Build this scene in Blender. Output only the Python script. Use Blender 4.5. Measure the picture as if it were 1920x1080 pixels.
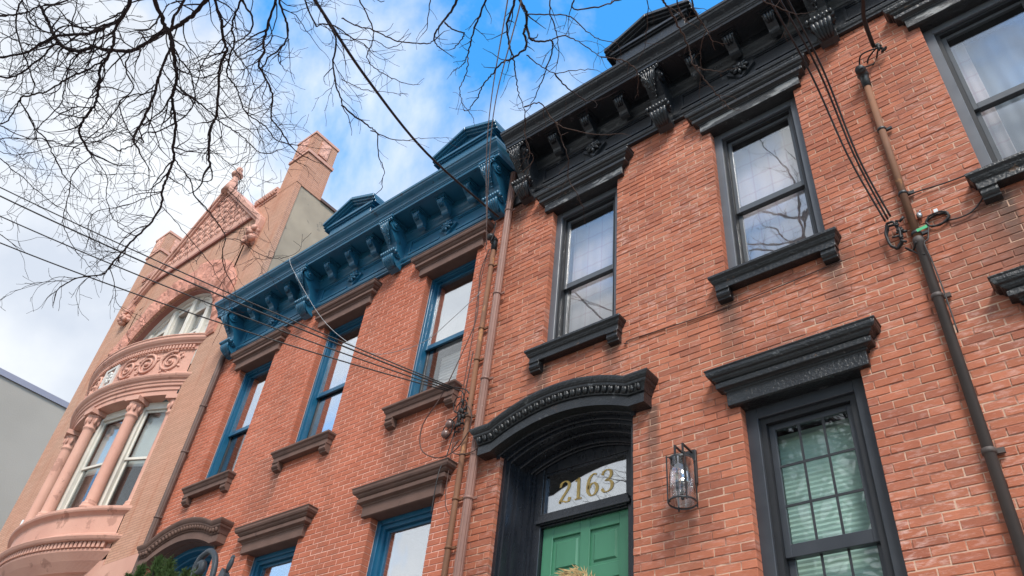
import bpy, bmesh, math, random
from mathutils import Vector, Matrix, Euler, noise
R = math.radians
random.seed(7)
sc = bpy.context.scene
for o in list(bpy.data.objects): bpy.data.objects.remove(o)
col = sc.collection

# ------------------------------------------------------------------ camera
CAM = Vector((0.0, -5.2, 1.55))
FPX = 1494.8
c_r = Vector((0.77493984, 0.62496777, 0.09425249))
c_u = Vector((0.35544756, -0.55425013, 0.75263791))
c_f = Vector((-0.52261389, 0.54974729, 0.65165377))
cam = bpy.data.cameras.new('camera'); camo = bpy.data.objects.new('camera', cam); col.objects.link(camo)
m3 = Matrix((c_r, c_u, -c_f)).transposed()
camo.matrix_world = Matrix.Translation(CAM) @ m3.to_4x4()
cam.sensor_width = 36.0; cam.lens = FPX / 1920 * 36.0
cam.clip_start = 0.05; cam.clip_end = 3000
sc.camera = camo
def proj(p):
    d = Vector(p) - CAM; k = d.dot(c_f)
    if k <= 0.01: return (-9999, -9999)
    return (960 + FPX * d.dot(c_r) / k, 540 - FPX * d.dot(c_u) / k)
def along(px, py, t):                     # a point t metres from the lens, used to lay out twigs and cables in space
    d = (c_f + c_r * ((px - 960) / FPX) - c_u * ((py - 540) / FPX)).normalized()
    return CAM + d * t

# ------------------------------------------------------------------ sky, sun, exposure
SUN_EL, SUN_AZ = 48.0, 138.0
w = bpy.data.worlds.new('World'); sc.world = w; w.use_nodes = True
nt = w.node_tree; nt.nodes.clear(); N = nt.nodes.new; L = nt.links.new
sky = N('ShaderNodeTexSky'); sky.sky_type = 'NISHITA'; sky.sun_disc = False
sky.sun_elevation = R(SUN_EL); sky.sun_rotation = R(SUN_AZ); sky.air_density = 1.0; sky.dust_density = 0.3; sky.ozone_density = 2.0
hs = N('ShaderNodeHueSaturation'); hs.inputs['Saturation'].default_value = 1.34; hs.inputs['Value'].default_value = 1.40; hs.inputs['Hue'].default_value = 0.492
L(sky.outputs[0], hs.inputs['Color'])
b1 = N('ShaderNodeBackground'); b1.inputs[1].default_value = 0.15; L(hs.outputs[0], b1.inputs[0])
tc = N('ShaderNodeTexCoord'); mp = N('ShaderNodeMapping'); L(tc.outputs['Generated'], mp.inputs[0])
CLOUD_LOC = (11.5247, 13.1402, -6.3641)
mp.inputs['Location'].default_value = CLOUD_LOC
n1 = N('ShaderNodeTexNoise'); n1.inputs['Scale'].default_value = 1.9; n1.inputs['Detail'].default_value = 8; n1.inputs['Roughness'].default_value = 0.56
n1.inputs['Distortion'].default_value = 0.25; L(mp.outputs[0], n1.inputs['Vector'])
rp = N('ShaderNodeValToRGB'); rp.color_ramp.elements[0].position = 0.385; rp.color_ramp.elements[1].position = 0.515
L(n1.outputs['Fac'], rp.inputs[0])
n2 = N('ShaderNodeTexNoise'); n2.inputs['Scale'].default_value = 4.2; n2.inputs['Detail'].default_value = 8; L(mp.outputs[0], n2.inputs['Vector'])
rp2 = N('ShaderNodeValToRGB'); rp2.color_ramp.elements[0].position = 0.34; rp2.color_ramp.elements[0].color = (0.62, 0.68, 0.78, 1)
rp2.color_ramp.elements[1].position = 0.62; rp2.color_ramp.elements[1].color = (0.95, 0.975, 1.0, 1)
L(n2.outputs['Fac'], rp2.inputs[0])
b2 = N('ShaderNodeBackground'); b2.inputs[1].default_value = 0.53; L(rp2.outputs[0], b2.inputs[0])
mx = N('ShaderNodeMixShader'); L(rp.outputs[0], mx.inputs[0]); L(b1.outputs[0], mx.inputs[1]); L(b2.outputs[0], mx.inputs[2])
wo = N('ShaderNodeOutputWorld'); L(mx.outputs[0], wo.inputs[0])
sl = bpy.data.lights.new('sun', 'SUN'); sl.energy = 2.0; sl.angle = R(18); sl.color = (1.0, 0.95, 0.88)
so = bpy.data.objects.new('sun', sl); col.objects.link(so)
sd = Vector((math.sin(R(SUN_AZ)) * math.cos(R(SUN_EL)), math.cos(R(SUN_AZ)) * math.cos(R(SUN_EL)), math.sin(R(SUN_EL))))
so.rotation_euler = sd.to_track_quat('Z', 'Y').to_euler(); so.location = sd * 60
sc.view_settings.view_transform = 'Standard'; sc.view_settings.look = 'None'; sc.view_settings.gamma = 1.0
sc.view_settings.exposure = 1.14; sc.view_settings.use_curve_mapping = False
sc.render.engine = 'CYCLES'; sc.cycles.max_bounces = 5; sc.cycles.diffuse_bounces = 3; sc.cycles.glossy_bounces = 3; sc.cycles.transparent_max_bounces = 10; sc.cycles.caustics_reflective = False; sc.cycles.caustics_refractive = False

# ------------------------------------------------------------------ mesh helpers
class MB:
    def __init__(s): s.v = []; s.f = []; s.sm = []
    def add(s, vs, fs, smooth=False):
        b = len(s.v); s.v += [tuple(p) for p in vs]
        for f in fs: s.f.append(tuple(b + i for i in f)); s.sm.append(smooth)
    def box(s, x0, x1, y0, y1, z0, z1):
        s.add([(x0,y0,z0),(x1,y0,z0),(x1,y1,z0),(x0,y1,z0),(x0,y0,z1),(x1,y0,z1),(x1,y1,z1),(x0,y1,z1)],
              [(0,3,2,1),(4,5,6,7),(0,1,5,4),(1,2,6,5),(2,3,7,6),(3,0,4,7)])
    def prism_x(s, poly, x0, x1):          # poly of (y, z), extruded along x
        n = len(poly)
        s.add([(x0, y, z) for y, z in poly] + [(x1, y, z) for y, z in poly],
              [(i, (i+1) % n, n + (i+1) % n, n + i) for i in range(n)] + [tuple(range(n-1, -1, -1)), tuple(range(n, 2*n))])
    def prism_y(s, poly, y0, y1):          # poly of (x, z), extruded along y
        n = len(poly)
        s.add([(x, y0, z) for x, z in poly] + [(x, y1, z) for x, z in poly],
              [(i, n + i, n + (i+1) % n, (i+1) % n) for i in range(n)] + [tuple(range(n)), tuple(range(2*n-1, n-1, -1))])
    def prism_z(s, poly, z0, z1):
        n = len(poly)
        s.add([(x, y, z0) for x, y in poly] + [(x, y, z1) for x, y in poly],
              [(i, (i+1) % n, n + (i+1) % n, n + i) for i in range(n)] + [tuple(range(n-1, -1, -1)), tuple(range(n, 2*n))])
    def tube(s, pts, rad, n=6, smooth=True, cap=True):
        pts = [Vector(p) for p in pts]
        if not hasattr(rad, '__len__'): rad = [rad] * len(pts)
        vs = []; up = Vector((0.13, 0.31, 0.94))
        for i, p in enumerate(pts):
            t = (pts[min(i+1, len(pts)-1)] - pts[max(i-1, 0)])
            if t.length < 1e-9: t = Vector((0, 0, 1))
            t.normalize()
            a = t.cross(up)
            if a.length < 0.05: a = t.cross(Vector((1, 0, 0)))
            a.normalize(); b = t.cross(a); up = b.cross(t) if False else up
            for k in range(n):
                an = 2 * math.pi * k / n
                vs.append(p + (a * math.cos(an) + b * math.sin(an)) * rad[i])
        fs = []
        for i in range(len(pts) - 1):
            for k in range(n):
                fs.append((i*n + k, i*n + (k+1) % n, (i+1)*n + (k+1) % n, (i+1)*n + k))
        if cap:
            fs.append(tuple(range(n-1, -1, -1))); fs.append(tuple((len(pts)-1)*n + k for k in range(n)))
        s.add(vs, fs, smooth)
    def lathe(s, prof, c=(0, 0, 0), n=14, smooth=True, cap=True):      # prof of (r, z)
        vs = []; fs = []
        for r_, z in prof:
            for k in range(n):
                a = 2 * math.pi * k / n; vs.append((c[0] + r_ * math.cos(a), c[1] + r_ * math.sin(a), c[2] + z))
        for i in range(len(prof) - 1):
            for k in range(n): fs.append((i*n + k, i*n + (k+1) % n, (i+1)*n + (k+1) % n, (i+1)*n + k))
        if cap: fs.append(tuple(range(n-1, -1, -1))); fs.append(tuple((len(prof)-1)*n + k for k in range(n)))
        s.add(vs, fs, smooth)
    def ell(s, c, r3, rot=None, nu=8, nv=5):
        vs = []; fs = []; M = rot.to_matrix() if rot else Matrix.Identity(3); c = Vector(c)
        for j in range(nv + 1):
            ph = math.pi * j / nv
            for i in range(nu):
                th = 2 * math.pi * i / nu
                vs.append(c + M @ Vector((r3[0]*math.sin(ph)*math.cos(th), r3[1]*math.sin(ph)*math.sin(th), r3[2]*math.cos(ph))))
        for j in range(nv):
            for i in range(nu): fs.append((j*nu + i, (j+1)*nu + i, (j+1)*nu + (i+1) % nu, j*nu + (i+1) % nu))
        s.add(vs, fs, True)
    def sweep(s, prof, x0, x1, k=1.0, ref=0.0):   # prof of (d, z) along a wall face y=0, returns at both ends
        vs = []; n = len(prof)
        for d, z in prof:
            o = k * (d - ref)
            vs += [(x0 - o, 0.0, z), (x0 - o, -d, z), (x1 + o, -d, z), (x1 + o, 0.0, z)]
        fs = []
        for i in range(n - 1):
            for j in range(3): fs.append((i*4 + j, i*4 + j + 1, (i+1)*4 + j + 1, (i+1)*4 + j))
        fs.append((3, 2, 1, 0)); fs.append(tuple((n-1)*4 + q for q in range(4)))
        s.add(vs, fs)
    def mesh(s, name):
        me = bpy.data.meshes.new(name); me.from_pydata(s.v, [], s.f)
        me.polygons.foreach_set('use_smooth', s.sm); me.validate(); me.update()
        bm = bmesh.new(); bm.from_mesh(me); bmesh.ops.recalc_face_normals(bm, faces=bm.faces); bm.to_mesh(me); bm.free()
        return me
    def build(s, name, mat, parent=None, loc=None):
        return link(name, s.mesh(name), mat, parent, loc)
def link(name, me, mat=None, parent=None, loc=None, rot=None):
    o = bpy.data.objects.new(name, me); col.objects.link(o)
    if mat and not me.materials: me.materials.append(mat)
    if parent: o.parent = parent
    if loc: o.location = loc
    if rot: o.rotation_euler = rot
    return o
def empty(name, loc, label, cat, group=None):
    o = bpy.data.objects.new(name, None); col.objects.link(o); o.location = loc; o.empty_display_size = 0.2
    return tag(o, label, cat, group)
def tag(o, label, cat, group=None):
    o['label'] = label; o['category'] = cat
    if group: o['group'] = group
    return o
def bev(o, wd=0.006, seg=1):
    m = o.modifiers.new('bevel', 'BEVEL'); m.width = wd; m.segments = seg; m.limit_method = 'ANGLE'; m.angle_limit = R(35)
    return o
def at_origin(o):                       # parts are modelled in world space; parents sit at their base
    o.matrix_parent_inverse = world_of(o.parent).inverted() if o.parent else Matrix()
def world_of(o):
    return (world_of(o.parent) @ o.matrix_parent_inverse @ o.matrix_basis) if o.parent else o.matrix_basis.copy()
def catmull(P, n=4):
    P = [Vector(p) for p in P]; out = []
    for i in range(len(P) - 1):
        a = P[max(i-1, 0)]; b = P[i]; c = P[i+1]; d = P[min(i+2, len(P)-1)]
        for k in range(n):
            t = k / n
            out.append(0.5 * ((2*b) + (c - a) * t + (2*a - 5*b + 4*c - d) * t*t + (-a + 3*b - 3*c + d) * t**3))
    out.append(P[-1]); return out

# ------------------------------------------------------------------ materials
def mat_new(name):
    m = bpy.data.materials.new(name); m.use_nodes = True; t = m.node_tree
    return m, t, t.nodes['Principled BSDF']
def nd(t, kind, **kw):
    n = t.nodes.new(kind)
    for k, v in kw.items():
        if k in n.inputs: n.inputs[k].default_value = v
        else: setattr(n, k, v)
    return n
def rgbmix(t, fac, a, b, blend='MIX'):
    n = t.nodes.new('ShaderNodeMix'); n.data_type = 'RGBA'; n.blend_type = blend
    for sock, val in ((n.inputs[0], fac), (n.inputs[6], a), (n.inputs[7], b)):
        if hasattr(val, 'default_value') and not isinstance(val, (float, tuple)): t.links.new(val, sock)
        else: sock.default_value = val if isinstance(val, float) else (*val, 1)
    return n.outputs[2]
def math_n(t, op, a, b=None, c=None, clamp=False):
    n = t.nodes.new('ShaderNodeMath'); n.operation = op; n.use_clamp = clamp
    for i, val in enumerate((a, b, c)):
        if val is None: continue
        if isinstance(val, (int, float)): n.inputs[i].default_value = val
        else: t.links.new(val, n.inputs[i])
    return n.outputs[0]
def ramp(t, src, p0, p1, c0=(0,0,0), c1=(1,1,1)):
    n = t.nodes.new('ShaderNodeValToRGB'); n.color_ramp.elements[0].position = p0; n.color_ramp.elements[1].position = p1
    n.color_ramp.elements[0].color = (*c0, 1); n.color_ramp.elements[1].color = (*c1, 1); t.links.new(src, n.inputs[0])
    return n.outputs[0]
def pos(t, scale=(1, 1, 1)):
    g = t.nodes.new('ShaderNodeNewGeometry'); m = t.nodes.new('ShaderNodeMapping'); m.inputs['Scale'].default_value = scale
    t.links.new(g.outputs['Position'], m.inputs[0]); return m.outputs[0]
def noise_n(t, vec, scale, detail=4, rough=0.55, dist=0.0):
    n = nd(t, 'ShaderNodeTexNoise', Scale=scale, Detail=detail, Roughness=rough, Distortion=dist); t.links.new(vec, n.inputs['Vector'])
    return n.outputs['Fac']
def bump(t, bs, h, strength=0.3, dist=0.01, prev=None):
    b = nd(t, 'ShaderNodeBump', Strength=strength, Distance=dist); t.links.new(h, b.inputs['Height'])
    if prev is not None: t.links.new(prev, b.inputs['Normal'])
    if bs is not None: t.links.new(b.outputs[0], bs.inputs['Normal'])
    return b.outputs[0]
def surf(name, base, var=None, scale=6, rough=0.7, bstr=0.25, bscale=60, bdist=0.004, spec=0.5, spots=None, vecscale=(1,1,1), metal=0.0, lo=0.35, hi=0.7):
    """colour that wanders between base and var, fine relief, optional worn spots (colour, threshold, scale)"""
    m, t, b = mat_new(name); v = pos(t, vecscale)
    c = rgbmix(t, ramp(t, noise_n(t, v, scale, 3), lo, hi), base, var or tuple(x * 0.75 for x in base))
    if spots:
        for colr, thr, s in spots:
            c = rgbmix(t, ramp(t, noise_n(t, v, s, 4, 0.65), thr, thr + 0.05), c, colr)
    t.links.new(c, b.inputs['Base Color'])
    rr = noise_n(t, v, scale * 2.3, 2)
    t.links.new(math_n(t, 'MULTIPLY_ADD', rr, 0.3, rough - 0.15, clamp=True), b.inputs['Roughness'])
    b.inputs['Specular IOR Level'].default_value = spec; b.inputs['Metallic'].default_value = metal
    bump(t, b, noise_n(t, v, bscale, 3, 0.65), bstr, bdist)
    return m

def brick_mat(name, cols, streak, stains, white=0.5):
    m, t, b = mat_new(name)
    g = t.nodes.new('ShaderNodeNewGeometry'); oi = t.nodes.new('ShaderNodeObjectInfo')
    rnd = math_n(t, 'FRACT', math_n(t, 'ADD', g.outputs['Random Per Island'], oi.outputs['Random']))
    cr = t.nodes.new('ShaderNodeValToRGB'); t.links.new(rnd, cr.inputs[0])
    el = cr.color_ramp.elements
    while len(el) < len(cols): el.new(0.5)
    for i, c in enumerate(cols): el[i].position = i / (len(cols) - 1); el[i].color = (*c, 1)
    c = cr.outputs[0]
    v = pos(t); vs = pos(t, (1.0, 1.0, 3.2))
    c = rgbmix(t, ramp(t, noise_n(t, v, 0.9, 4), 0.3, 0.75), c, rgbmix(t, 1.0, c, (0.80, 0.73, 0.70), 'MULTIPLY'))
    # rain-worn pale bloom dragged along each course
    bl = math_n(t, 'MULTIPLY', ramp(t, noise_n(t, vs, 9, 5, 0.66), 0.50, 0.72), ramp(t, noise_n(t, v, 1.1, 3), 0.40, 0.66))
    c = rgbmix(t, math_n(t, 'MULTIPLY', bl, white), c, streak)
    # broad uneven soot and faded patches
    c = rgbmix(t, math_n(t, 'MULTIPLY', ramp(t, noise_n(t, pos(t, (1.5, 1.5, .45)), 1.3, 5, .62), .50, .72), .42), c, (.20,.085,.055))
    # small dark pits and soot flecks
    c = rgbmix(t, math_n(t, 'MULTIPLY', ramp(t, noise_n(t, vs, 26, 3, 0.7), 0.64, 0.72), 0.6), c, (0.10, 0.04, 0.03))
    sx = t.nodes.new('ShaderNodeSeparateXYZ'); t.links.new(g.outputs['Position'], sx.inputs[0])
    wob = noise_n(t, pos(t, (9, 9, 1.1)), 1.0, 3, 0.6)
    for (x, z, hw, ln, amt) in stains:       # run-off stains with ragged sides
        dx = math_n(t, 'DIVIDE', math_n(t, 'ABSOLUTE', math_n(t, 'SUBTRACT', sx.outputs[0], x)), hw)
        side = math_n(t, 'SUBTRACT', math_n(t, 'MULTIPLY_ADD', wob, 1.6, 0.45), dx, clamp=True)
        dz = math_n(t, 'DIVIDE', math_n(t, 'SUBTRACT', z, sx.outputs[2]), ln)
        top = math_n(t, 'GREATER_THAN', dz, 0.0)
        fall = math_n(t, 'MULTIPLY', top, math_n(t, 'SUBTRACT', 1.0, dz, clamp=True))
        c = rgbmix(t, math_n(t, 'MULTIPLY', math_n(t, 'MULTIPLY', side, fall), amt), c, (0.075, 0.06, 0.05))
    t.links.new(c, b.inputs['Base Color']); b.inputs['Roughness'].default_value = 0.85; b.inputs['Specular IOR Level'].default_value = 0.3
    bump(t, b, noise_n(t, vs, 48, 5, 0.72), 0.75, 0.006)
    return m

K_ST = [(-4.36, 6.36, .10, .8, .8), (-3.52, 6.36, .10, .55, .8), (-2.28, 6.36, .11, .9, .8), (-1.32, 6.36, .11, .75, .8), (-3.08, 5.45, .07, 1.1, .8),
        (-.02, 6.36, .12, 1.0, .8), (.8, 6.36, .12, 1.0, .8), (-.15, 6.30, .35, 1.6, .5), (-4.97, 9.2, .12, 1.2, .7)]
B_ST = [(-10.86, 6.36, .09, .6, .6), (-8.75, 6.36, .09, .7, .6), (-6.58, 6.36, .09, .7, .6), (-7.7, 6.36, .2, .8, .35), (-9.1, 6.6, .3, 1.2, .3), (-6.35, 6.3, .3, 1.0, .3)]
M = {}
M['brick_k'] = brick_mat('weathered red brick', [(.41,.142,.080),(.46,.156,.088),(.52,.184,.106),(.43,.141,.080),(.35,.122,.076),(.49,.170,.098)], (.72,.50,.44), K_ST, .85)
M['brick_b'] = brick_mat('painted red brick', [(.47,.146,.083),(.50,.156,.090),(.53,.168,.098),(.48,.148,.085)], (.60,.36,.29), B_ST, .3)
def mortar(name, a, bcol, thr):
    m, t, b = mat_new(name); v = pos(t, (1, 1, 2.2))
    c = rgbmix(t, ramp(t, noise_n(t, v, 3.4, 6, .6), thr, thr + .12), a, bcol)
    c = rgbmix(t, ramp(t, noise_n(t, v, 30, 4), .4, .7), c, rgbmix(t, 1.0, c, (.8, .76, .72), 'MULTIPLY'))
    t.links.new(c, b.inputs['Base Color']); b.inputs['Roughness'].default_value = .95
    bump(t, b, noise_n(t, v, 140, 4), .5, .003); return m
M['mortar_k'] = mortar('lime mortar', (.58,.38,.28), (.27,.115,.080), .46)
M['mortar_b'] = mortar('white pencilled mortar', (.80,.50,.41), (.50,.22,.16), .60)
M['brownstone'] = surf('painted brownstone', (.150,.088,.070), (.115,.068,.055), 5, .75, .35, 90, .004, .3, spots=[((.07,.045,.04), .66, 3.0)])
M['black'] = surf('weathered black paint', (.007,.008,.010), (.014,.016,.018), 5, .36, .8, 38, .012, .6, spots=[((.075,.078,.08), .645, 9.0), ((.11,.062,.036), .665, 7.0)])
M['black_peel'] = surf('peeling black paint', (.010,.012,.015), (.020,.022,.025), 5, .38, .8, 60, .010, .6, spots=[((.20,.205,.205), .50, 4.0), ((.03,.03,.03), .60, 14.0)], vecscale=(.6, 1, 2.2))
M['black_cornice'] = surf('sooty black paint', (.007,.009,.013), (.013,.016,.020), 4, .34, .7, 40, .010, .6, spots=[((.08,.085,.09), .65, 7.0)])
M['black_gloss'] = surf('glossy black joinery paint', (.010,.012,.017), (.017,.019,.025), 5, .30, .3, 50, .004, .55, vecscale=(3, 3, .6))
M['blue'] = surf('deep blue paint', (.018,.118,.205), (.013,.090,.165), 2.2, .33, .35, 45, .004, .5, spots=[((.010,.05,.09), .64, 5.0), ((.05,.16,.24), .68, 12.0)])
M['blue_joinery'] = surf('blue joinery paint', (.013,.110,.205), (.011,.09,.175), 4, .34, .15, 60, .002, .5)
M['grey_frame'] = surf('charcoal window casing', (.115,.125,.142), (.095,.103,.118), 4, .38, .1, 60, .002, .5)
M['slate_frame'] = surf('slate black casing', (.040,.045,.054), (.032,.036,.044), 4, .36, .1, 60, .002, .5)
M['dark_track'] = surf('dark window track', (.012,.013,.016), (.018,.019,.022), 4, .5, .1, 60, .002, .4)
M['sash_grey'] = surf('charcoal sash', (.085,.092,.103), (.070,.076,.086), 4, .35, .08, 60, .002, .5)
M['sash_black'] = surf('black muntin', (.022,.024,.028), (.028,.030,.034), 4, .4, .08, 60, .002, .5)
M['pale_track'] = surf('pale grey window track', (.42,.43,.42), (.33,.34,.33), 6, .5, .1, 60, .002, .4)
M['cream'] = surf('cream window paint', (.66,.63,.56), (.58,.55,.49), 4, .5, .2, 50, .003, .4)
M['pink'] = surf('salmon pink paint', (.58,.325,.25), (.50,.26,.20), 1.3, .75, .35, 45, .006, .35, spots=[((.40,.21,.16), .60, 3.0), ((.25,.15,.12), .68, 7.0)])
M['pink_rough'] = surf('rock-faced pink stone', (.54,.26,.195), (.47,.21,.155), 2.5, .85, .9, 14, .03, .3)
M['pink_dark'] = surf('brown-pink painted soffit', (.30,.135,.105), (.26,.11,.09), 2.5, .8, .3, 40, .006, .3)
M['white_soffit'] = surf('dirty white soffit', (.62,.61,.58), (.52,.51,.49), 2, .8, .3, 25, .004, .3)
M['stucco'] = surf('grey-beige stucco', (.38,.315,.24), (.29,.242,.188), 1.6, .95, .4, 60, .008, .2, spots=[((.20,.175,.145), .62, 2.2)])
M['grey_wall'] = surf('grey rendered wall', (.36,.33,.295), (.31,.285,.255), .35, .9, .5, 25, .010, .2, spots=[((.40,.38,.35), .70, 1.4), ((.24,.22,.20), .68, .9)])
M['coping'] = surf('lavender grey metal coping', (.25,.25,.31), (.22,.22,.28), 1, .45, .1, 30, .003, .5)
M['copper'] = surf('brown painted downspout', (.26,.135,.105), (.21,.11,.085), 5, .5, .2, 60, .002, .45, spots=[((.42,.30,.26), .70, 14.0)])
M['dark_pipe'] = surf('dark brown downspout', (.13,.078,.064), (.095,.058,.048), 5, .55, .2, 60, .002, .4)
M['rust_pipe'] = surf('rusted conduit', (.20,.092,.050), (.14,.07,.045), 4, .75, .35, 60, .003, .3, spots=[((.33,.16,.07), .62, 5.0), ((.13,.075,.055), .64, 9.0)], vecscale=(1, 1, .5))
M['black_pipe'] = surf('dark grey conduit', (.085,.064,.057), (.062,.05,.046), 4, .6, .2, 60, .002, .4)
M['cable'] = surf('black cable sheath', (.016,.014,.015), (.024,.02,.02), 8, .55, .1, 60, .001, .4)
M['cable_brown'] = surf('brown cable sheath', (.09,.05,.042), (.07,.04,.034), 8, .6, .1, 60, .001, .3)
M['cable_pale'] = surf('pale grey cable sheath', (.36,.36,.37), (.28,.28,.29), 8, .6, .1, 60, .001, .3)
M['bark'] = surf('dark bark', (.055,.038,.036), (.035,.027,.030), 9, .9, .7, 80, .006, .2)
M['twig'] = surf('brown twig', (.085,.052,.040), (.055,.035,.030), 9, .85, .4, 120, .002, .25)
M['iron'] = surf('black iron', (.020,.021,.023), (.028,.029,.031), 6, .42, .15, 80, .002, .5)
M['lamp_iron'] = surf('slate painted cast iron', (.055,.064,.075), (.042,.05,.058), 5, .5, .3, 60, .003, .5)
M['green_door'] = surf('green door paint', (.060,.215,.125), (.052,.190,.110), 3, .45, .15, 40, .002, .45, vecscale=(2, 2, .5))
M['straw'] = surf('dry straw', (.56,.40,.20), (.38,.25,.11), 14, .8, .3, 120, .002, .3)
M['gold'] = surf('gold leaf', (.72,.47,.14), (.60,.38,.10), 14, .4, .1, 60, .001, .6)
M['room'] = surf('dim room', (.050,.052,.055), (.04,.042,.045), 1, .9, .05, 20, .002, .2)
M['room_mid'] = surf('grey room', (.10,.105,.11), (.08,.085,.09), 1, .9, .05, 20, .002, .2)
M['steel'] = surf('galvanised steel', (.50,.50,.50), (.40,.40,.41), 8, .35, .1, 60, .002, .5, metal=.9)
M['porcelain'] = surf('brown glazed knob', (.20,.12,.10), (.14,.08,.07), 6, .25, .05, 60, .001, .6)
M['green_tag'] = surf('green tag', (.08,.42,.20), (.07,.38,.18), 6, .5, .05, 60, .001, .4)
M['white_plastic'] = surf('white plastic', (.70,.72,.74), (.62,.64,.66), 6, .5, .05, 60, .001, .4)
M['conifer'] = surf('evergreen foliage', (.060,.105,.026), (.10,.145,.045), 14, .75, .2, 60, .002, .3)
M['paving'] = surf('concrete paving', (.34,.33,.31), (.28,.27,.255), 1.2, .9, .3, 60, .004, .2)
M['asphalt'] = surf('asphalt', (.055,.055,.057), (.045,.045,.047), 1.5, .9, .5, 120, .006, .2)
M['soil'] = surf('dark ground', (.10,.09,.075), (.08,.07,.06), 1.5, .95, .5, 30, .01, .2)
M['roofing'] = surf('dark roofing', (.09,.088,.085), (.07,.068,.066), 1.5, .9, .3, 30, .01, .2)
M['bulb'] = surf('frosted lamp bulb', (.75,.66,.52), (.70,.60,.46), 8, .3, .05, 60, .001, .5)

def roman_brick(name):
    m, t, b = mat_new(name)
    g = t.nodes.new('ShaderNodeNewGeometry'); sx = t.nodes.new('ShaderNodeSeparateXYZ'); t.links.new(g.outputs['Position'], sx.inputs[0])
    cm = t.nodes.new('ShaderNodeCombineXYZ'); t.links.new(math_n(t, 'ADD', sx.outputs[0], sx.outputs[1]), cm.inputs[0]); t.links.new(sx.outputs[2], cm.inputs[1])
    br = nd(t, 'ShaderNodeTexBrick', Scale=1.0); br.inputs['Brick Width'].default_value = .30; br.inputs['Row Height'].default_value = .048
    br.inputs['Mortar Size'].default_value = .0045; br.inputs['Mortar Smooth'].default_value = .2
    br.inputs['Color1'].default_value = (.44,.262,.182,1); br.inputs['Color2'].default_value = (.50,.305,.220,1); br.inputs['Mortar'].default_value = (.27,.15,.11,1)
    t.links.new(cm.outputs[0], br.inputs['Vector']); v = pos(t)
    c = rgbmix(t, ramp(t, noise_n(t, v, .55, 5), .35, .7), br.outputs['Color'], rgbmix(t, 1.0, br.outputs['Color'], (1.10,.92,.86), 'MULTIPLY'))
    c = rgbmix(t, math_n(t, 'MULTIPLY', ramp(t, noise_n(t, pos(t, (3, 3, .35)), 1.2, 6, .6), .55, .72), .55), c, (.36,.12,.06))
    t.links.new(c, b.inputs['Base Color']); b.inputs['Roughness'].default_value = .85; b.inputs['Specular IOR Level'].default_value = .3
    inv = math_n(t, 'SUBTRACT', 1.0, br.outputs['Fac']); n0 = bump(t, None, inv, .6, .006); bump(t, b, noise_n(t, v, 60, 5), .3, .004, n0)
    return m
M['roman'] = roman_brick('buff roman brick')

def glass(name, refl, tint=(.97,.975,.975), wav=.25):
    m = bpy.data.materials.new(name); m.use_nodes = True; t = m.node_tree; t.nodes.remove(t.nodes['Principled BSDF'])
    lw = nd(t, 'ShaderNodeLayerWeight', Blend=.5); fac = math_n(t, 'MULTIPLY_ADD', math_n(t, 'POWER', lw.outputs['Facing'], 4.0), .9, refl, clamp=True)
    tr = t.nodes.new('ShaderNodeBsdfTransparent'); tr.inputs[0].default_value = (*tint, 1)
    gl = t.nodes.new('ShaderNodeBsdfGlossy'); gl.inputs['Roughness'].default_value = .012; gl.inputs[0].default_value = (.93,.95,.97,1)
    v = pos(t); bn = bump(t, None, noise_n(t, v, 2.3, 2, .4), wav, .006); t.links.new(bn, gl.inputs['Normal'])
    mxs = t.nodes.new('ShaderNodeMixShader'); t.links.new(fac, mxs.inputs[0]); t.links.new(tr.outputs[0], mxs.inputs[1]); t.links.new(gl.outputs[0], mxs.inputs[2])
    t.links.new(mxs.outputs[0], t.nodes['Material Output'].inputs[0]); return m
M['glass_k'] = glass('window glass', .16, wav=.4)
M['glass_low'] = glass('clear window glass', .07, (.94,.97,.96))
M['glass_b'] = glass('mirror-bright window glass', .50, (.9,.91,.92), .3)
M['glass_bl'] = glass('screened window glass', .10, (.88,.89,.9), .2)
M['glass_p'] = glass('old window glass', .08, (.93,.95,.95), .35)
M['glass_lamp'] = glass('lantern glass', .17, (.98,.98,.98), 0.0)
M['glass_tr'] = glass('transom glass', .38, (.85,.87,.87), .2)
def curtain_mat(name, a, grid=None, folds=18, trans=.35):
    m, t, b = mat_new(name)
    g = t.nodes.new('ShaderNodeNewGeometry'); sx = t.nodes.new('ShaderNodeSeparateXYZ'); t.links.new(g.outputs['Position'], sx.inputs[0])
    c = rgbmix(t, ramp(t, noise_n(t, pos(t), 3, 3), .3, .7), a, tuple(x * .9 for x in a))
    if grid:
        for ax, per in ((0, .19), (2, .235)):
            fr = math_n(t, 'FRACT', math_n(t, 'DIVIDE', sx.outputs[ax], per))
            ln_ = math_n(t, 'LESS_THAN', math_n(t, 'ABSOLUTE', math_n(t, 'SUBTRACT', fr, .5)), .045)
            c = rgbmix(t, math_n(t, 'MULTIPLY', ln_, .5), c, grid)
    t.links.new(c, b.inputs['Base Color']); b.inputs['Roughness'].default_value = .95; b.inputs['Specular IOR Level'].default_value = .1
    b.inputs['Transmission Weight'].default_value = 0.0
    bump(t, b, noise_n(t, pos(t), 200, 3), .2, .001); return m
M['curtain'] = curtain_mat('sheer plaid curtain', (.58,.52,.54), (.46,.32,.36))
M['curtain_grey'] = curtain_mat('blue-grey curtain', (.27,.31,.36))
M['shade_green'] = curtain_mat('pale green pleated shade', (.50,.66,.60))
M['blind_white'] = curtain_mat('white blind', (.74,.74,.72))
M['shade_old'] = curtain_mat('old grey shade', (.50,.53,.52))

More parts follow.
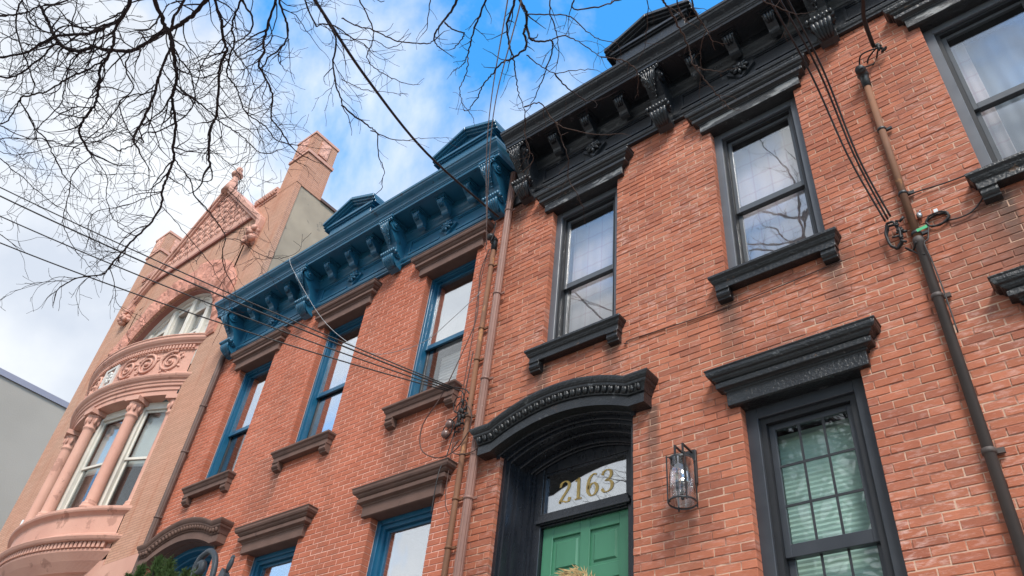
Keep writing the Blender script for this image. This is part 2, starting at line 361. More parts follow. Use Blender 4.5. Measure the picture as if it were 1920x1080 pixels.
# ------------------------------------------------------------------ ground
def slab(name, x0, x1, y0, y1, z0, z1, m):
    b = MB(); b.box(x0, x1, y0, y1, z0, z1); o = b.build(name, m); o['kind'] = 'structure'; return o
slab('ground', -900, 900, -900, 900, -.6, -.16, M['soil'])
slab('street', -300, 300, -17, -6.6, -.3, -.12, M['asphalt'])
slab('sidewalk', -300, 300, -6.6, .3, -.3, 0.0, M['paving'])
slab('far_sidewalk', -300, 300, -21, -17.0, -.3, 0.0, M['paving'])

# ------------------------------------------------------------------ brick walls
COURSE = .06656; BL = .207; JT = .007
def brick_mesh(name, w_, h_, d_=.10, bvl=.004, seed=0):
    rn = random.Random(seed); j = lambda a=.0015: rn.uniform(-a, a)
    b = MB(); hw, hh = w_/2, h_/2
    o4 = [(-hw, bvl, -hh), (hw, bvl, -hh), (hw, bvl, hh), (-hw, bvl, hh)]
    i4 = [(-hw + bvl + j(), j(.001), -hh + bvl + j()), (hw - bvl + j(), j(.001), -hh + bvl + j()), (hw - bvl + j(), j(.001), hh - bvl + j()), (-hw + bvl + j(), j(.001), hh - bvl + j())]
    k4 = [(x, d_, z) for x, y, z in o4]
    b.add(o4 + i4 + k4, [(4,5,6,7),(0,1,5,4),(1,2,6,5),(2,3,7,6),(3,0,4,7),(1,0,8,9),(2,1,9,10),(3,2,10,11),(0,3,11,8)])
    return b
FULL = [brick_mesh('brick', BL - JT, COURSE - JT, seed=i).mesh('brick') for i in range(4)]
def brick_wall(house, x0, x1, z0, z1, opens, mb_, mm_, seed, jit):
    rn = random.Random(seed)
    # backing of mortar, cut out at the openings
    xs = sorted({x0, x1, *[o[0] for o in opens], *[o[1] for o in opens]}); zs = sorted({z0, z1, *[o[2] for o in opens], *[o[3] for o in opens]})
    bk = MB()
    for a, b_ in zip(xs, xs[1:]):
        run = None
        for c, d_ in zip(zs, zs[1:]):
            mx_, mz_ = (a + b_)/2, (c + d_)/2
            hole = any(o[0] < mx_ < o[1] and o[2] < mz_ < o[3] for o in opens)
            if not hole: bk.box(a, b_, .0045, .14, c, d_)
    bm = bmesh.new(); me = bk.mesh('wall'); bm.from_mesh(me)
    bmesh.ops.remove_doubles(bm, verts=bm.verts, dist=1e-5)
    dup = {}
    for f in bm.faces:
        k = tuple(round(q, 4) for q in f.calc_center_median()); dup.setdefault(k, []).append(f)
    kill = [f for fs in dup.values() if len(fs) > 1 for f in fs]
    bmesh.ops.delete(bm, geom=kill, context='FACES'); bmesh.ops.recalc_face_normals(bm, faces=bm.faces); bm.to_mesh(me); bm.free()
    # openings' mortar sides sit 3 mm behind the bricks' ends
    wall = link('wall', me, mm_, house); at_origin(wall)
    bricks = []
    n = int((z1 - z0) / COURSE)
    for r_ in range(n):
        za = z0 + r_ * COURSE; zc = za + COURSE/2
        iv = [(x0, x1)]
        for o in opens:
            if o[2] < zc < o[3]:
                nv = []
                for a, b_ in iv:
                    if o[1] <= a or o[0] >= b_: nv.append((a, b_)); continue
                    if o[0] > a: nv.append((a, o[0]))
                    if o[1] < b_: nv.append((o[1], b_))
                iv = nv
        off = (r_ % 2) * BL/2 + rn.uniform(-.012, .012)
        for a, b_ in iv:
            cuts = [a]; k = math.ceil((a - off + .055) / BL)
            while off + k * BL < b_ - .05:
                cuts.append(off + k * BL + rn.uniform(-.006, .006)); k += 1
            cuts.append(b_)
            for p, q in zip(cuts, cuts[1:]):
                e0 = JT/2 if p != a else -.003; e1 = JT/2 if q != b_ else -.003
                bricks.append((p + e0, q - e1, zc + rn.uniform(-.0012, .0012), rn.uniform(-jit, jit)))
    sized = []
    for i, (p, q, zc, dy) in enumerate(bricks):
        c = Vector(((p + q)/2, 0, zc)); u_, v_ = proj(c)
        d = c - CAM; ar = (q - p) * abs(d.normalized().y) / d.length_squared
        if 15 < u_ < 1905 and 10 < v_ < 1070: sized.append((ar, i))
    sized.sort(reverse=True); big = {i for _, i in sized[:300]}
    mb2 = MB()
    for i, (p, q, zc, dy) in enumerate(bricks):
        if i in big:
            o = link('brick', FULL[rn.randrange(4)], None, wall)
            o.location = ((p + q)/2, dy, zc); o.scale = ((q - p) / (BL - JT), 1, 1); o.rotation_euler = (rn.uniform(-.006, .006), rn.uniform(-.006, .006), rn.uniform(-.004, .004))
            at_origin(o)
            o.material_slots[0].link = 'OBJECT'; o.material_slots[0].material = mb_
        else:
            bb = brick_mesh('b', q - p, COURSE - JT, seed=i); ry = rn.uniform(-.006, .006)
            mb2.add([(x*math.cos(ry) + z*math.sin(ry) + (p+q)/2, y + dy, z*math.cos(ry) - x*math.sin(ry) + zc) for x, y, z in bb.v], bb.f)
    o = mb2.build('bricks', mb_, wall); at_origin(o); o['kind'] = 'stuff'
    return wall
for me in FULL: me.materials.append(M['brick_k'])

# ------------------------------------------------------------------ trim builders
def P(b, name, mat, parent): o = b.build(name, mat, parent); at_origin(o); return o
def lintel(house, cx, zb, mat, half=.565, peel=None):
    pr_ = [(0, 0), (.05, 0), (.05, .12), (.062, .123), (.064, .135), (.056, .14), (.075, .150), (.099, .157), (.101, .202), (.086, .205), (.084, .216), (.098, .222), (.112, .236), (.117, .254), (.135, .260), (.145, .283), (.146, .312), (.153, .316), (.153, .33), (0, .345)]
    b = MB(); b.sweep([(d, z + zb) for d, z in pr_], cx - half, cx + half, 1.35, .05)
    b.box(cx - .51, cx + .51, -.04, .20, zb - .004, zb + .10)
    o = bev(P(b, 'lintel', mat, house), .005)
    if peel:
        b = MB(); b.box(cx - half + .003, cx + half - .003, -.053, -.049, zb + .002, zb + .122); P(b, 'fascia', peel, o)
    return o
def sill(house, cx, zt, mat, half=.50):
    pr_ = [(0, -.155), (.085, -.155), (.085, -.09), (.098, -.082), (.11, -.06), (.11, -.05), (.125, -.035), (.133, -.03), (.133, 0), (0, .03)]
    b = MB(); b.sweep([(d, z + zt) for d, z in pr_], cx - half, cx + half, .9, .03)
    o = bev(P(b, 'sill', mat, house), .004)
    for s in (-1, 1):
        b = MB(); x = cx + s * (half - .02); zz = zt - .15
        b.prism_x([(0, zz), (-.098, zz), (-.098, zz - .022), (-.084, zz - .026), (-.086, zz - .045), (-.092, zz - .066), (-.080, zz - .085), (-.062, zz - .094), (-.062, zz - .112), (0, zz - .118)], x - .062, x + .062)
        bev(P(b, 'corbel', mat, o), .003)
    return o
HOOD_A = .80
def arcz(x, rise=.185): return rise * (1 - (x / HOOD_A) ** 2) if abs(x) < HOOD_A else 0.0
EGG = None
def hood(house, cx, zb, mat):
    global EGG
    pr_ = [(0, 0), (.13, 0), (.13, .088), (.118, .094), (.118, .108), (.136, .112), (.140, .125), (.146, .15), (.158, .178), (.172, .19), (.176, .20), (.176, .216), (.186, .224), (.198, .244), (.205, .265), (.205, .282), (0, .295)]
    xs = [-.965, -.88] + [-HOOD_A + i * (2*HOOD_A/28) for i in range(29)] + [.88, .965]
    b = MB(); n = len(xs); vs = []; fs = []
    for d, h in pr_:
        s = (.965 + max(0, d - .13) * 1.05) / .965
        ring = [(cx + xs[0]*s, 0, zb + h)] + [(cx + x * (s if abs(x) > HOOD_A else 1), -d, zb + h + arcz(x)) for x in xs] + [(cx + xs[-1]*s, 0, zb + h)]
        vs += ring
    m_ = n + 2
    for i in range(len(pr_) - 1):
        for j in range(m_ - 1): fs.append((i*m_ + j, i*m_ + j + 1, (i+1)*m_ + j + 1, (i+1)*m_ + j))
    b.add(vs, fs); o = P(b, 'door_hood', mat, house); bev(o, .004)
    if EGG is None:
        e = MB(); e.ell((0, 0, 0), (.021, .022, .034), nu=7, nv=5); e.tube([(-.027, .0, .035), (-.031, 0, 0), (-.022, 0, -.033)], .006, 4); EGG = e.mesh('egg')
    x = -.93
    while x < .94:
        me = EGG.copy() if mat.name not in [m.name for m in EGG.materials] and EGG.materials else EGG
        e = link('egg', me, mat, o, (cx + x, -.158, zb + .152 + arcz(x))); e.rotation_euler = (R(18), -math.atan(2*.185*x/HOOD_A**2) * -1 if abs(x) < HOOD_A else 0, 0)
        if me.materials and me.materials[0] != mat: e.material_slots[0].link = 'OBJECT'; e.material_slots[0].material = mat
        at_origin(e); x += .0715
    return o
def arch_plate(b, cx, half, zs, zc, xo, zb, zt, y0, y1, n=20):
    """flat surround from y0 (front) to y1 with an opening of the given half width, springing zs, crown zc"""
    f = lambda x: zs + (zc - zs) * (1 - (x / half) ** 2)
    xi = [-half + 2*half*i/n for i in range(n + 1)]
    vs = []; fs = []
    inner = [(-half, zb)] + [(x, f(x)) for x in xi] + [(half, zb)]
    outer = [(-xo, zb)] + [(-xo + 2*xo*i/n, zt) for i in range(n + 1)] + [(xo, zb)]
    k = len(inner)
    for y in (y0, y1):
        vs += [(cx + x, y, z) for x, z in inner]; vs += [(cx + x, y, z) for x, z in outer]
    for i in range(k - 1):
        fs += [(i, i+1, k+i+1, k+i), (2*k+i, 3*k+i, 3*k+i+1, 2*k+i+1), (i, 2*k+i, 2*k+i+1, i+1), (k+i, k+i+1, 3*k+i+1, 3*k+i)]
    b.add(vs, fs)

def window(house, cx, w_, zb, zt, st):
    """double-hung window in a brick opening; st: style dict"""
    x0, x1 = cx - w_/2, cx + w_/2; y = st.get('y', .085); cw = st['casing']; root = None
    b = MB()
    b.box(x0 - .02, x0 + cw, y, y + .06, zb - .02, zt + .03); b.box(x1 - cw, x1 + .02, y, y + .06, zb - .02, zt + .03); b.box(x0 + cw, x1 - cw, y, y + .06, zt - cw, zt + .03)
    win = bev(P(b, 'window', st['m_case'], house), .004)
    b = MB(); t = st['track']; xa, xb, zz = x0 + cw, x1 - cw, zt - cw        # inner stop / track
    b.box(xa - .01, xa + t, y + .03, y + .22, zb - .02, zz); b.box(xb - t, xb + .01, y + .03, y + .22, zb - .02, zz); b.box(xa + t, xb - t, y + .03, y + .22, zz - t, zz + .01)
    P(b, 'track', st['m_track'], win)
    xa += t; xb -= t; zz -= t
    zm = st.get('meet', zb + (zz - zb) * .47); sw = st['sash']
    def sash(nm, za, zb_, ys, mat_s, mat_g, cols_=0, rows_=0):
        b = MB()
        b.box(xa, xa + sw, ys, ys + .035, za, zb_); b.box(xb - sw, xb, ys, ys + .035, za, zb_)
        b.box(xa + sw, xb - sw, ys + .0015, ys + .035, zb_ - sw, zb_); b.box(xa + sw, xb - sw, ys + .0015, ys + .035, za, za + sw * (1.9 if nm == 'upper_sash' else 1.25))
        o = bev(P(b, nm, mat_s, win), .003)
        b = MB(); b.box(xa + sw - .004, xb - sw + .004, ys + .013, ys + .018, za + sw * 1.25 - .004, zb_ - sw + .004); P(b, 'pane', mat_g, win)
        gx0, gx1, gz0, gz1 = xa + sw, xb - sw, za + sw * 1.25, zb_ - sw
        for c in range(1, cols_):
            q = gx0 + (gx1 - gx0) * c / cols_; b = MB(); b.box(q - .009, q + .009, ys + .004, ys + .012, gz0, gz1); P(b, 'muntin', M['sash_black'], win)
        for r_ in range(1, rows_):
            q = gz0 + (gz1 - gz0) * r_ / rows_; b = MB(); b.box(gx0, gx1, ys + .0025, ys + .0125, q - .009, q + .009); P(b, 'muntin', M['sash_black'], win)
    g = st.get('grid', (0, 0))
    sash('upper_sash', zm - .02, zz, y + .07, st['m_sash'], st['glass_u'], *g)
    sash('lower_sash', zb, zm + .035, y + .11, st['m_sash2'], st['glass_l'], *g)
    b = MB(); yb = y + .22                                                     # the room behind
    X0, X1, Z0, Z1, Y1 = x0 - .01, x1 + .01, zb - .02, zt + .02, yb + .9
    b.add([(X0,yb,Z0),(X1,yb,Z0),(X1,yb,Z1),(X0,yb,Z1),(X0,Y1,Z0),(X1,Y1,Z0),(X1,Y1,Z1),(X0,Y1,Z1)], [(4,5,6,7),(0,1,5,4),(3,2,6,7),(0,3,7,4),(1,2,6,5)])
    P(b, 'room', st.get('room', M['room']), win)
    return win, (xa, xb, zb, zz, zm, y + .24)
def drape(win, name, xa, xb, za, zb_, y, mat, folds=9, amp=.018, pleat=0):
    b = MB(); vs = []; fs = []
    if pleat:
        n = max(2, int((zb_ - za) / pleat) * 2)
        prof = [(za + (zb_ - za) * i / n, y + (amp if i % 2 else 0)) for i in range(n + 1)]
        vs = [(xa, q, z) for z, q in prof] + [(xb, q, z) for z, q in prof]; k = n + 1
        fs = [(i, i+1, k+i+1, k+i) for i in range(n)]
        b.add(vs, fs)
    else:
        n = folds * 8; ph = random.random() * 6
        for i in range(n + 1):
            x = xa + (xb - xa) * i / n; q = y + amp * math.sin(2*math.pi*folds*i/n + ph) + amp * .5 * math.sin(2*math.pi*folds*.37*i/n)
            vs += [(x, q, za), (x, q + amp * .3, zb_)]
        fs = [(2*i, 2*i+2, 2*i+3, 2*i+1) for i in range(n)]
        b.add(vs, fs, True)
    o = P(b, name, mat, win); s = o.modifiers.new('thickness', 'SOLIDIFY'); s.thickness = .003
    return o

# cornice pieces shared by both houses
def bracket_mesh():
    b = MB()
    body = [(0, 0), (.36, 0), (.36, -.03), (.335, -.045), (.335, -.10), (.325, -.17), (.29, -.24), (.235, -.31), (.18, -.37), (.15, -.43), (.135, -.50), (.145, -.545), (.175, -.575), (.18, -.63), (.155, -.69), (.115, -.74), (.06, -.775), (0, -.79)]
    b.prism_x([(-d, z) for d, z in body], -.075, .075)
    b.box(-.11, .11, -.385, 0, -.035, .002); b.box(-.10, .10, -.365, 0, -.052, -.035)
    def dep(z):
        for (d0, z0), (d1, z1) in zip(body[2:], body[3:]):
            if z1 <= z <= z0: return d0 + (d1 - d0) * (z - z0) / (z1 - z0 + 1e-9)
        return .05
    for i in range(-3, 4):                       # acanthus fingers fanning from the scroll down to one point
        x0 = i * .030; ln_ = .33 - abs(i) * .05
        pts = []; rad = []
        for k in range(7):
            q = k / 6; z = -.06 - q * ln_; x = x0 * (1.0 - .55 * q)
            curl = .034 * math.sin(q * math.pi)
            pts.append((x, -dep(z) - .012 - curl, z)); rad.append(.0175 * (1 - .35 * q) * (.75 + .45 * math.sin(q * 11)))
        pts.append((pts[-1][0], pts[-1][1] - .040, pts[-1][2] - .004)); rad.append(.012)
        b.tube(pts, rad, 6)
        b.ell((x0 * 1.1, -.365, -.078), (.0165, .034, .027), nu=6, nv=4)
    for s in (-1, 1):                            # side volutes
        for (d, z, r_) in ((.265, -.125, .085), (.125, -.585, .058)):
            b.add(*ring(s * .072, s * .092, -d, z, r_)); b.add(*ring(s * .092, s * .104, -d, z, r_ * .55)); b.ell((s * .100, -d, z), (.016, r_ * .3, r_ * .3), nu=7, nv=4)
    b.tube([(-.115, -.165, -.575), (-.06, -.178, -.575), (0, -.182, -.575), (.06, -.178, -.575), (.115, -.165, -.575)], [.030, .036, .038, .036, .030], 8)
    for i in range(-3, 4): b.ell((i * .034, -.208, -.562), (.0165, .030, .034), nu=6, nv=4)
    for i in range(-2, 3):                       # hanging fluted drop
        x = i * .036
        b.tube([(x, -.185, -.60), (x * .95, -.195, -.65), (x * .86, -.172, -.70), (x * .72, -.125, -.75), (x * .55, -.075, -.785)], [.017, .022, .019, .016, .010], 6)
    return b.mesh('bracket')
def ring(xa, xb, y, z, r_, n=14):
    vs = [(xa, y + r_*math.cos(2*math.pi*k/n), z + r_*math.sin(2*math.pi*k/n)) for k in range(n)] + [(xb, y + r_*math.cos(2*math.pi*k/n), z + r_*math.sin(2*math.pi*k/n)) for k in range(n)]
    return vs, [(k, (k+1) % n, n + (k+1) % n, n + k) for k in range(n)] + [tuple(range(n)), tuple(range(2*n-1, n-1, -1))]
def modillion_mesh():
    b = MB()
    b.prism_x([(0, 0), (-.20, 0), (-.20, -.03), (-.19, -.05), (-.195, -.085), (-.18, -.125), (-.13, -.16), (-.085, -.185), (-.07, -.215), (-.05, -.235), (0, -.245)], -.052, .052)
    b.box(-.085, .085, -.235, .0, -.025, .002); b.box(-.072, .072, -.218, 0, -.042, -.025)
    for i in (-1, 0, 1): b.tube([(i*.030, -.205, -.055), (i*.030, -.207, -.085), (i*.026, -.19, -.125), (i*.02, -.14, -.16)], [.013, .017, .015, .008], 5)
    b.tube([(-.06, -.19, -.065), (.06, -.19, -.065)], .022, 7)
    return b.mesh('modillion')
def rosette_mesh():
    b = MB(); q = .135
    b.prism_y([(0, -q), (q, 0), (0, q), (-q, 0)], -.03, .0)
    for k in range(8):
        a = math.pi * k / 4; e = Euler((0, -a, 0))
        b.ell((math.cos(a)*.052, -.042, math.sin(a)*.052), (.046, .026, .017), e, 6, 4)
        b.ell((math.cos(a+.4)*.03, -.056, math.sin(a+.4)*.03), (.026, .018, .011), Euler((0, -a-.4, 0)), 6, 4)
    b.ell((0, -.066, 0), (.022, .018, .022), nu=7, nv=4)
    return b.mesh('rosette')
BRK, MOD, ROS = bracket_mesh(), modillion_mesh(), rosette_mesh()
def shared(name, me, mat, parent, loc, rot=None):
    if not me.materials: me.materials.append(mat)
    o = link(name, me, None, parent, loc, rot)
    if me.materials[0] != mat: o.material_slots[0].link = 'OBJECT'; o.material_slots[0].material = mat
    at_origin(o); return o
CZ0 = 9.17
def cornice(house, x0, x1, brk, mat, peds, pz=0.0):
    pr_ = [(0, 9.17), (.045, 9.17), (.045, 9.205), (.058, 9.212), (.068, 9.24), (.068, 9.262), (.03, 9.275), (.03, 9.62), (.045, 9.63), (.055, 9.66), (.085, 9.70), (.095, 9.73), (.105, 9.735), (.105, 9.86),
           (.40, 9.86), (.40, 9.845), (.425, 9.845), (.425, 9.895), (.437, 9.90), (.437, 9.918), (.448, 9.922), (.455, 9.95), (.475, 9.98), (.505, 10.005), (.528, 10.03), (.538, 10.055), (.550, 10.06), (.555, 10.10), (.30, 10.125), (0, 10.13)]
    b = MB(); b.sweep(pr_, x0, x1, .2, 0); c = bev(P(b, 'cornice', mat, house), .005)
    b = MB(); b.box(x0 - .03, x1 + .03, -.45, .0, 9.868, 9.9); 
    for x in brk:
        o = shared('bracket', BRK, mat, c, (x, -.03, 9.862)); o.scale = (1.22, 1.10, 1.0)
    for a, e in zip(brk, brk[1:]):
        for k in (1, 2, 3):
            o = shared('modillion', MOD, mat, c, (a + (e - a) * k / 4, -.105, 9.862)); o.scale = (1.12, 1.0, 1.05)
        mx_ = (a + e)/2; h = (e - a)/2 - .20; zc = 9.445
        b = MB()                                # panel mouldings broken round the lozenge
        for (za, zb_) in ((zc - .135, zc - .108), (zc + .108, zc + .135)):
            for s in (-1, 1):
                xs_ = sorted((mx_ + s * .16, mx_ + s * h)); b.box(xs_[0], xs_[1], -.052, -.028, za, zb_); b.box(xs_[0] + (.04 if s < 0 else 0), xs_[1] - (.04 if s > 0 else 0), -.042, -.028, (za + .027) if za < zc else (za - .018), (zb_ + .018) if za < zc else (zb_ - .027))
        for s in (-1, 1): xs_ = sorted((mx_ + s * h, mx_ + s * (h - .027))); b.box(xs_[0], xs_[1], -.0505, -.028, zc - .108, zc + .108)
        for s in (-1, 1):
            for u_ in (-1, 1):
                b.prism_y([(mx_ + s * .13, zc + u_ * .0), (mx_ + s * .16, zc), (mx_ + s * .02, zc + u_ * .155), (mx_ - s * .01, zc + u_ * .155)], -.055, -.028)
        P(b, 'frieze_panel', mat, c)
        o = shared('rosette', ROS, mat, c, (mx_, -.028, zc)); o.scale = (1.25, 1.3, 1.15)
    for px_ in peds:
        b = MB(); zb_ = 10.10 + pz; h = .60
        b.box(px_ - .48, px_ + .48, -.50, -.12, 10.09, zb_ + .27)
        rk = lambda hh, zl, zt_: [(px_ - hh, zl), (px_ + hh, zl), (px_, zt_)]
        b.prism_y(rk(.46, zb_ + .262, zb_ + .50), -.485, -.12)                                  # tympanum, set back
        b.box(px_ - .545, px_ + .545, -.548, -.12, zb_ + .225, zb_ + .275); b.box(px_ - .52, px_ + .52, -.525, -.12, zb_ + .195, zb_ + .226)
        for s in (-1, 1):                                                                        # raking mouldings
            for (o0, o1, dy) in ((0.0, .055, -.60), (-.035, .0, -.57), (-.07, -.035, -.535)):
                z_e = zb_ + .29; z_a = zb_ + .555
                pl = [(px_ + s * h, z_e + o0), (px_ + s * h, z_e + o1), (px_, z_a + o1), (px_, z_a + o0)]
                b.prism_y(pl, dy, -.10)
        p = P(b, 'pediment', mat, c); bev(p, .004)
    return c

# ------------------------------------------------------------------ the black-trimmed house
Z_LT, Z_LP = 8.71, 5.187
kh = empty('rowhouse', (-1.9, 3, 0), 'red brick rowhouse with black cornice, black window trim and green front door', 'house')
bh = empty('rowhouse', (-8.3, 3, 0), 'red brick rowhouse with bright blue cornice and brown stone window trim', 'house')
bpy.context.view_layer.update()
K_OP = [(-4.41, -3.47, 6.53, Z_LT), (-2.275, -1.325, 6.53, Z_LT), (-.083, .867, 6.53, Z_LT), (-2.271, -1.304, 2.75, Z_LP), (-.09, .877, 2.75, Z_LP), (-4.816, -3.277, 2.2, 5.635)]
brick_wall(kh, -5.155, 1.25, 2.2, 9.19, K_OP, M['brick_k'], M['mortar_k'], 3, .0030)
for c in (-3.94, -1.80, .392): lintel(kh, c, Z_LT, M['black'], peel=M['black_peel']); sill(kh, c, 6.543, M['black'])
for c in (-1.7875, .3935): lintel(kh, c, Z_LP, M['black']); sill(kh, c, 2.75, M['black'])
hood(kh, -4.047, 5.435, M['black'])
cornice(kh, -4.88, 1.25, (-4.79, -2.77, -.85, 1.10), M['black_cornice'], (-2.70, -.28), .05)
ST_K = dict(casing=.085, track=.035, sash=.038, m_case=M['grey_frame'], m_track=M['dark_track'], m_sash=M['sash_grey'], m_sash2=M['sash_grey'], glass_u=M['glass_k'], glass_l=M['glass_k'], room=M['room_mid'])
for i, (a, b_) in enumerate(((-4.41, -3.47), (-2.275, -1.325), (-.083, .867))):
    wn, (xa, xb, za, zz, zm, y) = window(kh, (a+b_)/2, b_ - a, 6.55, Z_LT, ST_K)
    if i < 2: drape(wn, 'curtain', xa - .02, xb + .02, za, zz, y, M['curtain'], 5, .003)
    else: drape(wn, 'curtain', xa - .02, xa + .15, za, zz, y, M['curtain'], 2, .004); drape(wn, 'drape', xa + .13, xb + .02, za, zz, y + .03, M['curtain_grey'], 5, .008)
ST_KL = dict(ST_K); ST_KL.update(m_case=M['slate_frame'], m_sash=M['slate_frame'], m_sash2=M['slate_frame'], casing=.10, track=.05, sash=.05, glass_u=M['glass_low'], glass_l=M['glass_low'], grid=(3, 3), meet=3.98)
for a, b_ in ((-2.271, -1.304), (-.09, .877)):
    wn, (xa, xb, za, zz, zm, y) = window(kh, (a+b_)/2, b_ - a, 2.77, Z_LP - .0, ST_KL)
    drape(wn, 'pleated_shade', xa, xb, za, zz - .01, y, M['shade_green'], pleat=.038, amp=.005)
# door, stepped arched surround, transom
b = MB(); DX = -4.047
arch_plate(b, DX, .7685, 5.432, 5.612, .80, 5.40, 5.66, -.02, .056)
arch_plate(b, DX, .695, 5.385, 5.555, .775, 1.0, 5.64, .085, .19)
arch_plate(b, DX, .725, 5.41, 5.585, .772, 1.0, 5.63, .055, .085)
arch_plate(b, DX, .66, 5.36, 5.525, .70, 1.0, 5.60, .19, .30)
arch_plate(b, DX, .60, 5.34, 5.48, .67, 1.0, 5.58, .30, .335)
arch_plate(b, DX, .575, 5.345, 5.465, .62, 1.0, 5.58, .335, .36)
sur = bev(P(b, 'door_surround', M['black_gloss'], kh), .006)
b = MB(); x0, x1 = -4.535, -3.56
b.box(-4.64, -4.535, .362, .44, 1.0, 5.46); b.box(-3.56, -3.44, .362, .44, 1.0, 5.46); b.box(x0, x1, .364, .44, 5.335, 5.52)
b.box(x0, x1, .345, .45, 4.79, 4.90); b.box(x0 - .04, x1 + .04, .325, .362, 4.80, 4.835); b.box(x0 - .02, x1 + .02, .335, .362, 4.835, 4.875); b.box(x0, x1, .37, .43, 4.775, 4.79)
for s, e in ((x0, x0 + .028), (x1 - .028, x1)): b.box(s, e, .372, .43, 4.90, 5.335)
b.box(x0 + .028, x1 - .028, .374, .43, 5.305, 5.335); b.box(x0 + .028, x1 - .028, .374, .43, 4.90, 4.915)
bev(P(b, 'transom_frame', M['black_gloss'], kh), .004)
tr_ = MB(); tr_.box(x0 + .024, x1 - .024, .398, .404, 4.912, 5.308); pane = P(tr_, 'transom_pane', M['glass_tr'], kh)
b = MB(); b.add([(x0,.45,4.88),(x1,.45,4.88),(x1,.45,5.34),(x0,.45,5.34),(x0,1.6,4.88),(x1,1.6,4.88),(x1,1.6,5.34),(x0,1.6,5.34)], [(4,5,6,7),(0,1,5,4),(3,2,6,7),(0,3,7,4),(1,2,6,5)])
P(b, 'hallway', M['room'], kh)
def digit(b, ch, ox, oz, h):
    """serifed numerals as thick-and-thin strokes"""
    S = {'2': [[(.08,.76),(.10,.90),(.24,.99),(.40,.97),(.52,.84),(.50,.66),(.36,.46),(.18,.24),(.05,.05)], [(.03,.02),(.20,.09),(.38,.02),(.52,.04),(.58,.20)]],
         '1': [[(.10,.86),(.28,.99)], [(.28,.98),(.28,.03)], [(.10,.02),(.46,.02)]],
         '6': [[(.50,.93),(.34,.98),(.16,.82),(.07,.52),(.08,.22),(.22,.02),(.40,.03),(.53,.20),(.52,.42),(.38,.56),(.20,.50),(.10,.34)]],
         '3': [[(.06,.80),(.12,.94),(.28,1.0),(.46,.92),(.50,.74),(.40,.59),(.24,.53),(.44,.47),(.55,.30),(.50,.10),(.32,.0),(.14,.03),(.05,.18)]]}
    for st in S[ch]:
        pts = catmull([(x, 0, z) for x, z in st], 5) if len(st) > 2 else [Vector((st[0][0], 0, st[0][1])), Vector((st[1][0], 0, st[1][1]))]
        vs = []
        for i, p in enumerate(pts):
            t = (pts[min(i+1, len(pts)-1)] - pts[max(i-1, 0)]).normalized(); nrm = Vector((-t.z, 0, t.x))
            wd = (.022 + .055 * abs(t.z) ** 1.6) if len(st) > 2 else (.075 if abs(t.z) > .9 else .028)
            if ch in '23' and i < 4 and len(st) > 5: wd = .075 - .010 * i
            for sgn in (-1, 1): vs.append(((p + nrm * wd * sgn).x * h + ox, .394, (p + nrm * wd * sgn).z * h + oz))
        n = len(pts); vs += [(x, .3965, z) for x, y, z in vs]
        fs = []
        for i in range(n - 1):
            a = 2*i; fs += [(a, a+1, a+3, a+2), (2*n+a, 2*n+a+2, 2*n+a+3, 2*n+a+1), (a, a+2, 2*n+a+2, 2*n+a), (a+1, 2*n+a+1, 2*n+a+3, a+3)]
        b.add(vs, fs)
for i, ch in enumerate('2163'):
    b = MB(); digit(b, ch, -4.36 + i * .165 - (.0 if i < 2 else .01), 4.992, .222); P(b, 'number', M['gold'], pane)
b = MB(); dx0, dx1 = -4.53, -3.565; yd = .41                      # six-panel leaf
stz = [2.35, 2.60, 3.55, 3.70, 4.17, 4.30, 4.64, 4.785]
b.box(dx0, dx0 + .115, yd, yd + .05, 2.35, 4.785); b.box(dx1 - .115, dx1, yd, yd + .05, 2.35, 4.785); b.box(-4.10, -3.995, yd, yd + .05, 2.35, 4.785)
for za, zb_ in ((2.35, 2.60), (3.48, 3.66), (4.20, 4.33), (4.665, 4.785)):
    b.box(dx0 + .115, -4.10, yd + .0008, yd + .05, za, zb_); b.box(-3.995, dx1 - .115, yd + .0008, yd + .05, za, zb_)
door = bev(P(b, 'door', M['green_door'], kh), .004)
for xa, xb in ((dx0 + .115, -4.10), (-3.995, dx1 - .115)):
    for za, zb_ in ((2.60, 3.48), (3.66, 4.20), (4.33, 4.665)):
        b = MB(); b.box(xa, xb, yd + .022, yd + .04, za, zb_)
        q = .035; r_ = .05
        b.add([(xa+q, yd+.022, za+q), (xb-q, yd+.022, za+q), (xb-q, yd+.022, zb_-q), (xa+q, yd+.022, zb_-q), (xa+r_, yd+.008, za+r_), (xb-r_, yd+.008, za+r_), (xb-r_, yd+.008, zb_-r_), (xa+r_, yd+.008, zb_-r_)],
              [(4,5,6,7),(0,1,5,4),(1,2,6,5),(2,3,7,6),(3,0,4,7)])
        P(b, 'panel', M['green_door'], door)
b = MB(); b.box(-5.16, -4.885, -.028, .14, 9.192, 9.99); P(b, 'party_parapet', M['black_cornice'], kh)
# base storey, roof and party walls that the bricks stand on
for h, (xa, xb) in ((kh, (-5.15, 1.25)), (bh, (-11.57, -5.165))):
    b = MB(); b.box(xa, xb, .145, .30, .0, 2.2); b.box(xa, xb, 0.005, .145, 0, 2.198); P(b, 'base', M['brownstone'], h)
    b = MB(); b.box(xa + .01, xb - .01, .15, 11, 9.72, 9.98); b.box(xa + .01, xb - .01, 10.8, 11, 0, 9.72); b.box(xa + .01, xa + .2, .3, 10.8, 0, 9.72); b.box(xb - .2, xb - .01, .3, 10.8, 0, 9.72); b.box(xa + .01, xb - .01, .142, .30, 8.75, 9.72); P(b, 'roof', M['roofing'], h)
    b = MB(); b.box(xa + .1, xb - .1, -1.0, .004, 0, 1.9); P(b, 'stoop', M['brownstone'], h) if False else None

